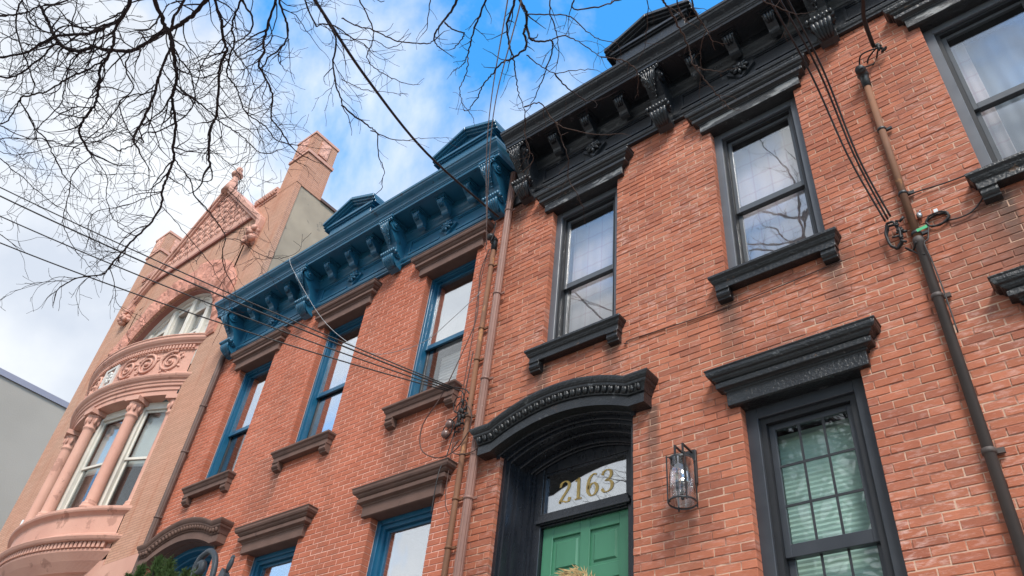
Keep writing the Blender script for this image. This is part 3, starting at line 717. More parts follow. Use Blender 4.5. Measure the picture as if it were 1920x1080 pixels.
# ------------------------------------------------------------------ the blue-trimmed house
B_OP = [(-10.87, -9.93, 6.53, Z_LT), (-8.735, -7.80, 6.53, Z_LT), (-6.575, -5.645, 6.53, Z_LT), (-8.85, -7.87, 2.75, Z_LP), (-6.62, -5.655, 2.75, Z_LP), (-11.22, -9.68, 2.2, 5.635)]
brick_wall(bh, -11.57, -5.165, 2.2, 9.19, B_OP, M['brick_b'], M['mortar_b'], 11, .0010)
for c in (-10.40, -8.267, -6.11): lintel(bh, c, Z_LT, M['brownstone'], .58); sill(bh, c, 6.543, M['brownstone'])
for c in (-8.36, -6.1375): lintel(bh, c, Z_LP, M['brownstone'], .60); sill(bh, c, 2.75, M['brownstone'])
hood(bh, -10.45, 5.435, M['brownstone'])
cornice(bh, -11.50, -5.175, (-11.27, -9.23, -7.25, -5.29), M['blue'], (-8.13, -5.70), .0)
ST_B = dict(casing=.038, track=.024, sash=.035, y=.11, m_case=M['blue_joinery'], m_track=M['blue_joinery'], m_sash=M['blue_joinery'], m_sash2=M['sash_black'], glass_u=M['glass_b'], glass_l=M['glass_bl'], room=M['room'])
for i, (a, b_) in enumerate(((-10.87, -9.93), (-8.735, -7.80), (-6.575, -5.645))):
    st = dict(ST_B)
    if i == 1: st['glass_l'] = M['glass_b']
    wn, (xa, xb, za, zz, zm, y) = window(bh, (a+b_)/2, b_ - a, 6.55, Z_LT, st)
    if i != 1: drape(wn, 'blind', xa + .12, xb, za, zm - .06, y + .04, M['blind_white'], pleat=.045, amp=.010)
    if i == 2: drape(wn, 'shade', xa, xb, zm + .05, zz, y + .02, M['blind_white'], 3, .004)
ST_BL = dict(ST_B); ST_BL.update(casing=.06, track=.045, glass_l=M['glass_b'], meet=3.9)
for a, b_ in ((-8.85, -7.87), (-6.62, -5.655)): window(bh, (a+b_)/2, b_ - a, 2.77, Z_LP, ST_BL)
b = MB(); DX = -10.45
so_ = MB(); arch_plate(so_, DX, .7685, 5.432, 5.612, .80, 5.40, 5.66, -.02, .101); P(so_, 'hood_soffit', M['brownstone'], bh)
arch_plate(b, DX, .70, 5.385, 5.555, .775, 1.0, 5.64, .10, .20); arch_plate(b, DX, .64, 5.36, 5.52, .72, 1.0, 5.60, .20, .28); arch_plate(b, DX, .58, 5.33, 5.48, .68, 1.0, 5.58, .28, .36)
bev(P(b, 'door_surround', M['blue_joinery'], bh), .006)
b = MB(); b.box(-11.1, -9.8, .37, .42, 1.0, 5.6); P(b, 'door', M['blue_joinery'], bh)

# ------------------------------------------------------------------ the pink bow-fronted house
ph = empty('townhouse', (-15, 4, 0), 'salmon pink stone and buff brick townhouse with curved bow window and pointed gable', 'house')
gb = empty('building', (-33, 6, 0), 'plain grey rendered building with lavender metal coping at far left', 'building')
bpy.context.view_layer.update()
PX = -14.95
b = MB()
b.box(-12.87, -11.59, 0, .125, 5.75, 13.88); b.box(-18.45, -17.05, 0, .125, 5.75, 13.88)
b.box(-17.05, -12.87, .42, .60, 12.3, 12.9)
# field above the arch, cut by the arch
def arch_field(b, R_, cz, xo, zt, y0, y1, n=36):
    inn = []; out = []
    for i in range(n + 1):
        a = math.pi * i / n; c_, s_ = math.cos(a), math.sin(a); inn.append((PX + R_ * c_, cz + R_ * s_))
        k = min(xo / max(abs(c_), 1e-6), (zt - cz) / max(s_, 1e-6)); out.append((PX + k * c_, cz + k * s_))
    k = n + 1; vs = []
    for y in (y0, y1): vs += [(x, y, z) for x, z in inn] + [(x, y, z) for x, z in out]
    fs = []
    for i in range(n): fs += [(i, i+1, k+i+1, k+i), (2*k+i, 3*k+i, 3*k+i+1, 2*k+i+1), (i, 2*k+i, 2*k+i+1, i+1), (k+i, k+i+1, 3*k+i+1, 3*k+i)]
    b.add(vs, fs)
arch_field(b, 2.16, 10.07, 2.15, 12.75, .0, .13)
b.prism_y([(-17.6, 12.75), (-12.3, 12.75), (-12.3, 13.1), (-14.95, 15.68), (-17.6, 13.1)], .002, .35)
b.box(-17.75, -12.25, .03, .30, 12.75, 13.84)
P(b, 'wall', M['roman'], ph)
b = MB(); b.box(-18.42, -11.61, .126, 9, 12.9, 13.86); b.box(-12.6, -11.61, .126, 9, 0, 12.9); b.box(-18.42, -17.2, .126, 9, 0, 12.9); b.box(-17.2, -12.6, 8.7, 9, 0, 12.9); P(b, 'side_wall', M['stucco'], ph)
b = MB(); b.box(-12.3, -11.57, .66, 9.1, 13.86, 13.93); b.box(-18.5, -17.5, .66, 9.1, 13.86, 13.93); P(b, 'coping', M['dark_pipe'], ph)
b = MB(); b.box(-12.86, -11.575, -.012, .12, 0, 5.75); b.box(-18.46, -17.06, -.012, .12, 0, 5.75); b.box(-17.06, -12.86, -.01, .12, 0, 5.85); P(b, 'base', M['pink'], ph)
# recess behind the arch: brown edge ring, white soffit, window wall
b = MB(); arch_field(b, 2.12, 10.07, 2.2, 12.4, .05, .16); P(b, 'arch_ring', M['pink_dark'], ph)
b = MB(); arch_field(b, 2.10, 10.07, 2.25, 12.5, .16, .62); P(b, 'arch_soffit', M['white_soffit'], ph)
b = MB(); b.box(-17.2, -12.7, .98, 1.04, 9.9, 12.4); P(b, 'room', M['room_mid'], ph)
xs_ = [-16.95, -16.15, -15.36, -14.54, -13.75, -12.98]
hz = lambda x: 10.07 + math.sqrt(max(0, 2.05**2 - (x - PX)**2)) if abs(x - PX) < 2.05 else 10.2
b = MB()
for x in xs_: b.box(x - .075, x + .075, .20, .36, 10.0, max(10.3, hz(x)) )
top = MB()
arch_field(b, 2.02, 10.07, 2.12, 12.25, .24, .36)
wf = P(b, 'window', M['cream'], ph); bev(wf, .006)
for a_, b_ in zip(xs_, xs_[1:]):
    ztp = min(hz(a_ + .1), hz(b_ - .1)) - .16
    ztp = max(ztp, 10.75)
    b = MB(); b.box(a_ + .07, b_ - .07, .26, .34, ztp, ztp + .08); b.box(a_ + .07, b_ - .07, .26, .34, 10.0, 10.22); b.box(a_ + .075, b_ - .075, .275, .335, 11.02, 11.09)
    for q0, q1 in ((a_ + .07, a_ + .115), (b_ - .115, b_ - .07)): b.box(q0, q1, .262, .34, 10.22, ztp)
    P(b, 'sash', M['cream'], wf)
    b = MB(); b.box(a_ + .10, b_ - .10, .315, .321, 10.2, ztp + .01); P(b, 'pane', M['glass_p'], wf)
    b = MB(); b.box(a_ + .07, b_ - .07, .28, .345, ztp + .08, ztp + .9); P(b, 'tympanum', M['white_soffit'], wf)
# rock-faced voussoirs
rv = random.Random(5)
def rough_block(poly_fn, y0, depth, nu, nv, amp, seed):
    b = MB(); vs = []; off = Vector((seed * 3.7, seed * 1.3, 0))
    for j in range(nv + 1):
        for i in range(nu + 1):
            x, z = poly_fn(i / nu, j / nv); e = min(i, nu - i, j, nv - j)
            d = 0 if e == 0 else amp * (.55 + .9 * noise.fractal(Vector((x * 3, z * 3, 0)) + off, .8, 2.0, 4))
            vs.append((x, y0 - depth - d, z))
    n0 = len(vs); fs = [(j*(nu+1)+i, j*(nu+1)+i+1, (j+1)*(nu+1)+i+1, (j+1)*(nu+1)+i) for j in range(nv) for i in range(nu)]
    rim = [i for i in range(nu + 1)] + [j*(nu+1)+nu for j in range(1, nv + 1)] + [nv*(nu+1)+i for i in range(nu - 1, -1, -1)] + [j*(nu+1) for j in range(nv - 1, 0, -1)]
    for k in rim: x, y, z = vs[k]; vs.append((x, y0 + .02, z))
    m_ = len(rim)
    for k in range(m_): fs.append((rim[k], n0 + k, n0 + (k+1) % m_, rim[(k+1) % m_]))
    b.add(vs, fs); return b
nvs = 13
for k in range(nvs):
    a0 = R(2) + (math.pi - R(4)) * k / nvs; a1 = R(2) + (math.pi - R(4)) * (k + 1) / nvs - .006
    ro = 2.80 + rv.uniform(-.04, .1)
    fn = lambda u_, v_, a0=a0, a1=a1, ro=ro: (PX + (2.17 + (ro - 2.17) * v_) * math.cos(a0 + (a1 - a0) * u_), 10.07 + (2.17 + (ro - 2.17) * v_) * math.sin(a0 + (a1 - a0) * u_))
    cl = lambda u_, v_, fn=fn: (max(-17.45, min(-12.45, fn(u_, v_)[0])), fn(u_, v_)[1])
    P(rough_block(cl, 0, .025, 9, 7, .055, k + 1), 'voussoir', M['pink_rough'], ph)
# gable: rakes, string, diapered panel, finial, kneelers
b = MB()
for s in (-1, 1):
    for (o0, o1, y0) in ((-.02, .13, -.13), (-.12, -.02, -.09)):
        b.prism_y([(PX + s * 2.62, 13.02 + o0), (PX + s * 2.62, 13.02 + o1), (PX, 15.66 + o1), (PX, 15.66 + o0)], y0, .36)
    b.prism_y([(PX + s * 2.50, 12.72), (PX + s * 2.62, 12.74), (PX + s * 2.66, 13.06), (PX + s * 2.46, 13.2)], -.12, .10)
gbl = bev(P(b, 'gable_moulding', M['pink'], ph), .012)
for s in (-1, 1):
    b = MB(); rr = random.Random(20 + s)
    for k in range(26): b.ell((PX + s * 2.50 + rr.uniform(-.14, .14), -.08 + rr.uniform(-.08, .05), 12.66 + rr.uniform(-.20, .14)), (rr.uniform(.04, .09), .07, rr.uniform(.04, .09)), Euler((rr.random()*3, rr.random()*3, rr.random()*3)), 7, 5)
    b.prism_y([(PX + s * 2.36, 12.82), (PX + s * 2.66, 12.82), (PX + s * 2.54, 12.40)], -.08, .0)
    P(b, 'carved_corbel', M['pink'], ph)
b = MB(); b.box(-17.1, -12.8, -.055, .05, 13.50, 13.58); P(b, 'string_course', M['pink_dark'], ph)
b = MB(); b.box(-17.05, -12.85, -.035, .05, 13.58, 13.80); P(b, 'string_band', M['pink'], ph)
b = MB(); b.prism_y([(PX - 1.95, 13.80), (PX + 1.95, 13.80), (PX, 15.60)], -.03, .05)
st_ = .26
for i in range(-14, 15):
    for s in (-1, 1):                       # lattice bars, clipped to the triangle
        pts = []
        for k in range(60):
            x = PX + i * st_ * 1.0 + s * k * .04; z = 13.80 + k * .04 * 1.0
            if z < 15.55 - abs(x - PX) * .92 and abs(x - PX) < 1.85: pts.append((x, -.035, z))
        if len(pts) > 2: b.tube([pts[0], pts[-1]], .013, 4, False)
dia = P(b, 'diaper_panel', M['pink'], ph)
bs_ = MB(); bs_.ell((0, 0, 0), (.078, .036, .078), nu=10, nv=6); bs_ = bs_.mesh('boss')
for r_ in range(9):
    for i in range(-10, 11):
        x = PX + (i + (.5 if r_ % 2 else 0)) * st_; z = 13.80 + st_/2 + r_ * st_ / 1.0 * .98
        if z < 15.42 - abs(x - PX) * .92 : shared('boss', bs_, M['pink'], dia, (x, -.035, z))
b = MB(); b.lathe([(.20, 15.55), (.14, 15.80), (.085, 16.0), (.07, 16.12), (.075, 16.14), (.13, 16.17), (.15, 16.22), (.13, 16.27), (.075, 16.30), (.06, 16.33), (.08, 16.36), (.085, 16.42), (.065, 16.47), (.01, 16.48)], (PX, -.02, 0), 14); P(b, 'finial', M['pink'], ph)
for (xa, xb) in ((-13.05, -12.25), (-17.75, -16.85)):
    b = MB(); b.box(xa, xb, -.02, .30, 13.84, 13.90); b.box(xa, xb, -.07, .32, 13.97, 14.05); b.box(xa, xb, -.045, .31, 13.90, 13.97)
    x = xa + .02
    while x < xb - .05: b.box(x, x + .045, -.068, -.045, 13.905, 13.968); x += .085
    P(b, 'parapet', M['pink'], ph)
for (xa, xb, zt) in ((-12.25, -11.59, 15.58), (-18.45, -17.77, 15.82)):
    b = MB(); b.box(xa, xb, .0, .66, 13.86, zt - .74); b.box(xa + .005, xb - .005, .005, .655, zt - .66, zt - .07)
    c = P(b, 'chimney', M['roman'], ph)
    b = MB(); b.box(xa - .03, xb + .03, -.03, .69, zt - .74, zt - .66); b.box(xa - .015, xb + .015, -.015, .675, zt - .07, zt)
    b.box((xa+xb)/2 - .17, (xa+xb)/2 + .17, -.022, .02, zt - .60, zt - .14); b.box(xb - .03, xb + .022, .22, .46, zt - .60, zt - .14); rr = random.Random(3)
    for k in range(16):
        b.ell((xb + .022, .24 + rr.random()*.20, zt - .56 + rr.random()*.38), (.015, .04, .05), Euler((rr.random()*3, 0, 0)), 6, 4); b.ell(((xa+xb)/2 + rr.uniform(-.12, .12), -.024, zt - .56 + rr.random()*.38), (.05, .015, .04), Euler((0, rr.random()*3, 0)), 6, 4)
    bev(P(b, 'carved_panel', M['pink'], c), .006)
# bow
R0 = (2.05**2 + .55**2) / 1.1; YC = R0 - .55
def bow_pt(off, a, z): r_ = R0 + off; return (PX + r_ * math.sin(a), YC - r_ * math.cos(a), z)
def bow_sweep(prof, n=36):
    b = MB(); vs = []; fs = []
    for off, z in prof:
        am = math.acos(min(1, YC / (R0 + off)))
        vs += [bow_pt(off, -am + 2 * am * i / n, z) for i in range(n + 1)]
    for j in range(len(prof) - 1):
        for i in range(n): fs.append((j*(n+1)+i, j*(n+1)+i+1, (j+1)*(n+1)+i+1, (j+1)*(n+1)+i))
    b.add(vs, fs, False); return b
bow = bow_sweep([(-.54, 5.30), (-.42, 5.50), (-.22, 5.70), (-.16, 5.72), (-.05, 5.86), (.03, 5.98), (.035, 6.00), (.035, 6.02), (.0, 6.025), (.0, 6.125), (.10, 6.13), (.12, 6.15), (.14, 6.19), (.14, 6.205), (.03, 6.225), (.05, 6.24), (.05, 6.265), (.005, 6.285), (.0, 6.30), (.0, 6.60), (.02, 6.62), (.04, 6.635), (.07, 6.65), (.085, 6.68), (.085, 6.725), (-.30, 6.745), (-.54, 6.75)])
lowb = bev(P(bow, 'bow_parapet', M['pink'], ph), .004)
dm = MB(); dm.box(-.026, .026, -.045, .03, -.045, .045); dm = dm.mesh('dentil')
am = math.acos(YC / R0); k = -am + .02
while k < am - .01: shared('dentil', dm, M['pink'], lowb, bow_pt(.02, k, 6.078), (0, 0, k)); k += .0205
bow = bow_sweep([(-.54, 8.92), (-.22, 8.92), (-.20, 8.93), (-.02, 8.93), (-.02, 9.02), (.0, 9.03), (.0, 9.10), (.025, 9.11), (.03, 9.13), (.03, 9.165), (.05, 9.175), (.055, 9.22), (.085, 9.24), (.11, 9.275), (.12, 9.30), (.12, 9.325), (.04, 9.335), (.03, 9.37), (.03, 9.40), (-.005, 9.43), (-.01, 9.92), (.015, 9.93), (.015, 10.03), (.055, 10.04), (.065, 10.07), (.10, 10.10), (.125, 10.14), (.125, 10.19), (.14, 10.20), (.14, 10.225), (-.54, 10.26)])
upb = bev(P(bow, 'bow_entablature', M['pink'], ph), .004)
dm2 = MB(); dm2.box(-.02, .02, -.035, .02, -.036, .036); dm2 = dm2.mesh('dentil'); k = -am + .02
while k < am - .01: shared('dentil', dm2, M['pink'], upb, bow_pt(.02, k, 9.985), (0, 0, k)); k += .0175
def on_bow(s, z, off): return bow_pt(off, s / R0, z)
for i, s0 in enumerate((-1.72, -1.15, -.58, .62, 1.14, 1.70)):
    b = MB(); dr = 1 if i % 2 else -1; pts = []; rad = []
    for q in range(34):
        t = q / 33; a = dr * t * 2 * math.pi * 1.9 + (1.2 if dr > 0 else 2.0); r_ = .205 * (1 - t) ** .8 + .03
        pts.append(on_bow(s0 + r_ * math.cos(a), 9.67 + r_ * math.sin(a) * 1.0, .008)); rad.append(.030 * (1 - .5 * t))
    b.tube(pts, rad, 6); c = on_bow(s0, 9.67, .02); b.ell(c, (.045, .04, .045), nu=8, nv=5)
    rr = random.Random(40 + i)
    for q in range(12):
        a = rr.random() * 6.28; r_ = .22 + rr.random() * .05
        b.ell(on_bow(s0 + r_ * math.cos(a), 9.67 + r_ * .92 * math.sin(a), .0), (.05, .022, .025), Euler((0, rr.random() * 3, s0 / R0)), 6, 4)
    P(b, 'carved_scroll', M['pink'], upb)
b = MB()
for s_, z0, z1, o1 in ((0, 0, 0, 0),):
    for (sa, sb, za, zb_) in ((-.24, .24, 9.44, 9.49), (-.24, .24, 9.86, 9.91), (-.24, -.18, 9.49, 9.86), (.18, .24, 9.49, 9.86)):
        vs = [on_bow(s, z, o) for o in (-.02, .03) for z in (za, zb_) for s in (sa, sb)]
        b.add(vs, [(0,1,3,2),(4,6,7,5),(0,4,5,1),(2,3,7,6),(0,2,6,4),(1,5,7,3)])
rr = random.Random(8)
for q in range(9): b.ell(on_bow(math.cos(q*.7)*.075, 9.675 + math.sin(q*.7)*.10, .005), (.045, .03, .05), Euler((0, q, 0)), 7, 5)
P(b, 'medallion', M['white_soffit'], upb)
def column_mesh():
    b = MB(); b.lathe([(.145, 0), (.145, .05), (.125, .06), (.135, .085), (.13, .11), (.108, .125), (.104, .15), (.098, 1.75), (.100, 1.80), (.116, 1.815), (.116, 1.84), (.100, 1.855), (.108, 1.92), (.128, 2.05), (.135, 2.09)], n=16)
    b.box(-.16, .16, -.16, .16, 2.09, 2.18)
    for k in range(8): a = k * math.pi / 4; b.ell((math.cos(a)*.115, math.sin(a)*.115, 1.97), (.03, .03, .075), nu=6, nv=4)
    return b.mesh('column')
cm_ = column_mesh()
for a in (-.517, -.305, 0, .305, .517): shared('column', cm_, M['pink'], ph, bow_pt(-.10 if abs(a) < .5 else -.14, a, 6.745), (0, 0, a))
for a0, a1 in ((-.52, -.305), (-.305, 0), (0, .305), (.305, .52)):
    p0 = Vector(bow_pt(-.20, a0, 0)); p1 = Vector(bow_pt(-.20, a1, 0)); ln_ = (p1 - p0).length; ca = (a0 + a1)/2; c0 = (p0 + p1)/2
    h = ln_/2 - .02
    def lb(nm, boxes, mat, par):
        b = MB()
        for q in boxes: b.box(*q)
        o = b.build(nm, mat, par, (c0.x, c0.y, 6.745)); o.rotation_euler = (0, 0, ca); at_origin(o); return o
    wn = lb('window', [(-h, -h + .10, 0, .10, 0, 2.175), (h - .10, h, 0, .10, 0, 2.175), (-h + .1, h - .1, 0, .10, 2.03, 2.175), (-h + .1, h - .1, 0, .10, 0, .05)], M['cream'], ph); bev(wn, .005)
    g = h - .10
    for nm, za, zb_, y in (('upper_sash', 1.02, 2.03, .045), ('lower_sash', .05, 1.07, .075)):
        o = lb(nm, [(-g, -g + .045, y, y + .028, za, zb_), (g - .045, g, y, y + .028, za, zb_), (-g + .045, g - .045, y, y + .028, za, za + .05), (-g + .045, g - .045, y, y + .028, zb_ - .045, zb_)], M['cream'], wn); bev(o, .003)
        lb('pane', [(-g + .04, g - .04, y + .012, y + .017, za + .04, zb_ - .04)], M['glass_p'], wn)
    lb('window_shade', [(-g, g, .16, .17, .95, 2.03)], M['shade_old'], wn)
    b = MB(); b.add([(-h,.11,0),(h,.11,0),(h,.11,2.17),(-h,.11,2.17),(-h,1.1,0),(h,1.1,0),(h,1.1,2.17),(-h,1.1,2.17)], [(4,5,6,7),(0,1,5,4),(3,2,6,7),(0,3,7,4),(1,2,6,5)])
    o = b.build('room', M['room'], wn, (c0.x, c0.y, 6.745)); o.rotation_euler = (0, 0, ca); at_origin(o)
# a small window unit leaning at the left end of the bow
b = MB(); b.box(-.16, .16, -.10, .12, 0, .42); o = b.build('vent_box', M['white_plastic'], None, bow_pt(-.05, -.42, 6.75)); o.rotation_euler = (0, 0, -.42); bev(o, .012)
tag(o, 'small white box standing on the pink bow ledge beside the leftmost column', 'box')

# grey building beyond the gap
b = MB(); b.box(-40, -27, .02, 14, 0, 14.52); P(b, 'wall', M['grey_wall'], gb)
b = MB(); b.box(-40.05, -26.94, -.03, 14.05, 14.52, 14.72); P(b, 'coping', M['coping'], gb)

# ------------------------------------------------------------------ pipes on the walls
def clamp(b, x, y, z, r_, h=.03): b.lathe([(r_, 0), (r_ + .008, .004), (r_ + .008, h - .004), (r_, h)], (x, y, z), 12); b.box(x + r_ * .6, x + r_ + .05, y + .01, y + .03, z + .002, z + h - .002)
def pipe(name, x, y, z0, z1, r_, mat, label, clamps, mc, flute=0, cat='downspout'):
    t = empty(name, (x, y, z0), label, cat); bpy.context.view_layer.update()
    b = MB(); n = 24 if flute else 14; rr = [(r_ * (1 - (.10 if flute and k % 2 else 0))) for k in range(n)]
    vs = [(x + rr[k] * math.cos(2*math.pi*k/n), y + rr[k] * math.sin(2*math.pi*k/n), z) for z in (z0, z1) for k in range(n)]
    b.add(vs, [(k, (k+1) % n, n + (k+1) % n, n + k) for k in range(n)] + [tuple(range(n)), tuple(range(2*n-1, n-1, -1))], not flute)
    P(b, 'pipe', mat, t)
    for z in clamps: b = MB(); clamp(b, x, y, z, r_); P(b, 'clamp', mc, t)
    return t
pipe('downspout', -5.10, -.075, 0, 9.80, .046, M['copper'], 'pinkish brown fluted downspout between the blue-trimmed and black-trimmed houses', (9.05, 7.62, 6.4, 5.0, 3.6), M['copper'], 1)
pipe('downspout', -11.52, -.07, 0, 9.2, .05, M['dark_pipe'], 'dark brown downspout beside the pink townhouse', (8.15, 7.3, 6.2), M['dark_pipe'], 1)
cb = pipe('conduit', -5.30, -.05, 0, 8.55, .030, M['rust_pipe'], 'thin rusty electrical conduit on the blue-trimmed house', (8.2, 7.2, 6.75, 6.0, 5.55, 5.05, 4.55, 4.2), M['rust_pipe'], cat='conduit')
kc = pipe('conduit', -.655, -.045, 6.14, 8.18, .031, M['rust_pipe'], 'rusty orange and dark grey electrical conduit on the black-trimmed house', (7.50, 6.66, 6.20), M['iron'], cat='conduit')
b = MB(); b.lathe([(.036, 0), (.036, 6.10), (.043, 6.105), (.043, 6.16), (.034, 6.17)], (-.655, -.045, 0), 14); P(b, 'lower_pipe', M['black_pipe'], kc)
for z in (5.55, 4.28, 3.4): b = MB(); clamp(b, -.655, -.045, z, .036, .04); P(b, 'clamp', M['black_pipe'], kc)
def weatherhead(x, z, par, mat):
    b = MB(); b.tube([(x, -.045, z - .12), (x, -.05, z), (x, -.075, z + .05), (x, -.125, z + .06), (x, -.165, z + .02)], [.038, .042, .048, .050, .044], 12); b.ell((x, -.07, z + .045), (.055, .06, .045), nu=10, nv=6)
    P(b, 'weatherhead', mat, par)
weatherhead(-.655, 8.28, kc, M['iron']); weatherhead(-5.30, 8.60, cb, M['iron'])

# ------------------------------------------------------------------ wall lantern
lx, ly, lz = -2.74, -.155, 4.40
lt = empty('wall_lantern', (lx, 0, lz), 'black metal wall lantern with clear glass cylinder beside the green door', 'lantern'); bpy.context.view_layer.update()
b = MB(); b.box(lx - .065, lx + .065, -.03, .0, 4.60, 4.90); bev(P(b, 'back_plate', M['iron'], lt), .004)
b = MB()
for s in (-1, 1): b.box(lx + s * .035 - .007, lx + s * .035 + .007, ly - .03, -.03, 4.872, 4.886); b.box(lx + s * .035 - .007, lx + s * .035 + .007, ly - .03, ly - .016, 4.80, 4.872)
P(b, 'arm', M['iron'], lt)
b = MB(); b.lathe([(.088, 4.735), (.092, 4.735), (.092, 4.765), (.03, 4.775), (.02, 4.80), (.012, 4.81)], (lx, ly, 0), 20)
for r_, z in ((.105, 4.385),): b.lathe([(r_, z), (r_ + .006, z), (r_ + .006, z + .014), (r_, z + .014), (r_, z)], (lx, ly, 0), 28, cap=False)
for a in (45, 135, 225, 315):
    q = R(a); X_, Y_ = lx + .114 * math.cos(q), ly + .114 * math.sin(q); b.box(X_ - .0045, X_ + .0045, Y_ - .0045, Y_ + .0045, 4.37, 4.77)
    b.tube([(X_, Y_, 4.765), (lx + .09 * math.cos(q), ly + .09 * math.sin(q), 4.765)], .006, 4); b.tube([(X_, Y_, 4.376), (lx + .1 * math.cos(q), ly + .1 * math.sin(q), 4.39)], .006, 4)
P(b, 'frame', M['iron'], lt)
b = MB(); b.lathe([(.100, 4.40), (.100, 4.74)], (lx, ly, 0), 28, cap=False); o = P(b, 'glass_shade', M['glass_lamp'], lt); o.modifiers.new('s', 'SOLIDIFY').thickness = .003
b = MB(); b.tube([(lx, ly, 4.73), (lx, ly, 4.44)], .006, 6); b.ell((lx, ly, 4.43), (.014, .014, .018), nu=8, nv=6); b.lathe([(.0, 4.47), (.02, 4.475), (.02, 4.485), (0, 4.49)], (lx, ly, 0), 10); P(b, 'stem', M['iron'], lt)
for s in (-1, 1):
    q = lx + s * .04; b = MB(); b.tube([(lx, ly, 4.475), (lx + s*.02, ly, 4.465), (q, ly, 4.48), (q, ly, 4.50)], .005, 5); b.lathe([(.013, 4.50), (.013, 4.59)], (q, ly, 0), 10); c = P(b, 'candle', M['iron'], lt)
    b = MB(); b.lathe([(.008, 4.59), (.014, 4.61), (.012, 4.63), (.003, 4.655)], (q, ly, 0), 8); P(b, 'bulb', M['bulb'], lt)

# ------------------------------------------------------------------ straw wreath on the door
wr = empty('straw_wreath', (-4.13, .40, 4.0), 'dry straw wreath hanging on the green door', 'wreath'); bpy.context.view_layer.update()
b = MB(); rr = random.Random(4); wc = Vector((-4.13, .345, 4.06))
for k in range(420):
    a = rr.random() * 2 * math.pi; rad_ = .185 + rr.gauss(0, .03); p = wc + Vector((math.cos(a) * rad_, rr.uniform(-.045, .045), math.sin(a) * rad_))
    if p.y > .40: p.y = .39
    tg = Vector((-math.sin(a), rr.uniform(-.35, .15), math.cos(a))) + Vector((math.cos(a), 0, math.sin(a))) * rr.uniform(-.3, .9)
    tg.normalize(); ln_ = rr.uniform(.05, .13); sd_ = tg.cross(Vector((0, 1, 0))).normalized() * rr.uniform(.003, .007)
    e = p + tg * ln_; e.y = min(e.y, .40); mdl = (p + e)/2 + Vector((0, -.012, 0)); th = Vector((0, .0025, 0))
    b.add([p - sd_, p + sd_, mdl + sd_, mdl - sd_, e, p - sd_ + th, p + sd_ + th, mdl + sd_ + th, mdl - sd_ + th], [(0,1,2,3), (3,2,4), (6,5,8,7), (8,7,4) if False else (7,8,4), (0,3,8,5), (1,6,7,2)])
P(b, 'straw', M['straw'], wr)['kind'] = 'stuff'
b = MB(); b.tube([wc + Vector((math.cos(a*.3)*.18, .03, math.sin(a*.3)*.18)) for a in range(22)], .03, 6); P(b, 'ring', M['straw'], wr)

# ------------------------------------------------------------------ cables
def sag(p0, p1, s, n=24):
    p0, p1 = Vector(p0), Vector(p1); return [p0.lerp(p1, i/n) - Vector((0, 0, s * 4 * (i/n) * (1 - i/n))) for i in range(n + 1)]
def cable(name, pts, r_, mat, label, group=None, n=6):
    b = MB(); b.tube(pts, r_, n); o = b.build(name, mat); tag(o, label, 'cable', group); return o
anc = Vector((-5.479, -.15, 6.38))
for i, (py, t, mm, dz) in enumerate(((331, 12.2, 'top', .02), (343, 12.0, 'second', .0), (376, 11.6, 'third', -.03), (421, 11.2, 'lowest', -.05))):
    e = along(0, py, t); a = anc + Vector((-.02 * i, -.01 * i, dz * .5)); e2 = e + (e - a) * .6
    cable('overhead_cable', sag(a, e2, .16 + .03 * i), (.0075 if i != 1 else .0095), M['cable'], '%s of the four black cables running from the left to the blue-trimmed house' % mm, 'service cables from the left')
e = along(590, 0, 7.2); a = Vector((-5.145, -.2, 8.87)); q = along(700, 165, 7.9)
dirn = (e - a)
cable('overhead_cable', catmull([a, along(800, 287, 9.3), along(690, 150, 8.2), e, e + (e - along(690, 150, 8.2)) * 1.2, e + (e - along(690, 150, 8.2)) * 5], 8), .014, M['cable'], 'thick black cable slanting down across the sky to the blue cornice corner', None)
for i, dx in enumerate((0, 9)):
    cable('overhead_cable', catmull([along(1010 + dx * 5, -420, 4.2), along(955 + dx * 3, -20, 5.6), along(922 + dx, 180, 7.6), along(912 + dx * .6, 300, 8.6), Vector((-5.32, -.16, 8.5 - .1 * i))], 6), .0055, M['cable_pale'], ('left' if i == 0 else 'right') + ' of two thin pale cables in front of the blue cornice bracket', 'thin pale cables')
ak = Vector((-.795, -.12, 6.34))
for i, (px_, ax, off) in enumerate(((1427, -.035, 0), (1446, -.012, .01), (1462, .012, .03))):
    e = along(px_, -30, 6.6 + .1 * i); mid = along(1520 + [0, 14, 22][i], 130 + [8, 0, -2][i], 7.35)
    cable('overhead_cable', catmull([e + (e - mid) * 5.0, e + (e - mid) * 1.5, e, mid, along(1592 + [-2, 10, 16][i], 292, 7.2), ak + Vector((ax, 0, .05 + off))], 6), .0085, M['cable'], ('left', 'middle', 'right')[i] + ' of three black cables in front of the black cornice', 'three cables to the right conduit')
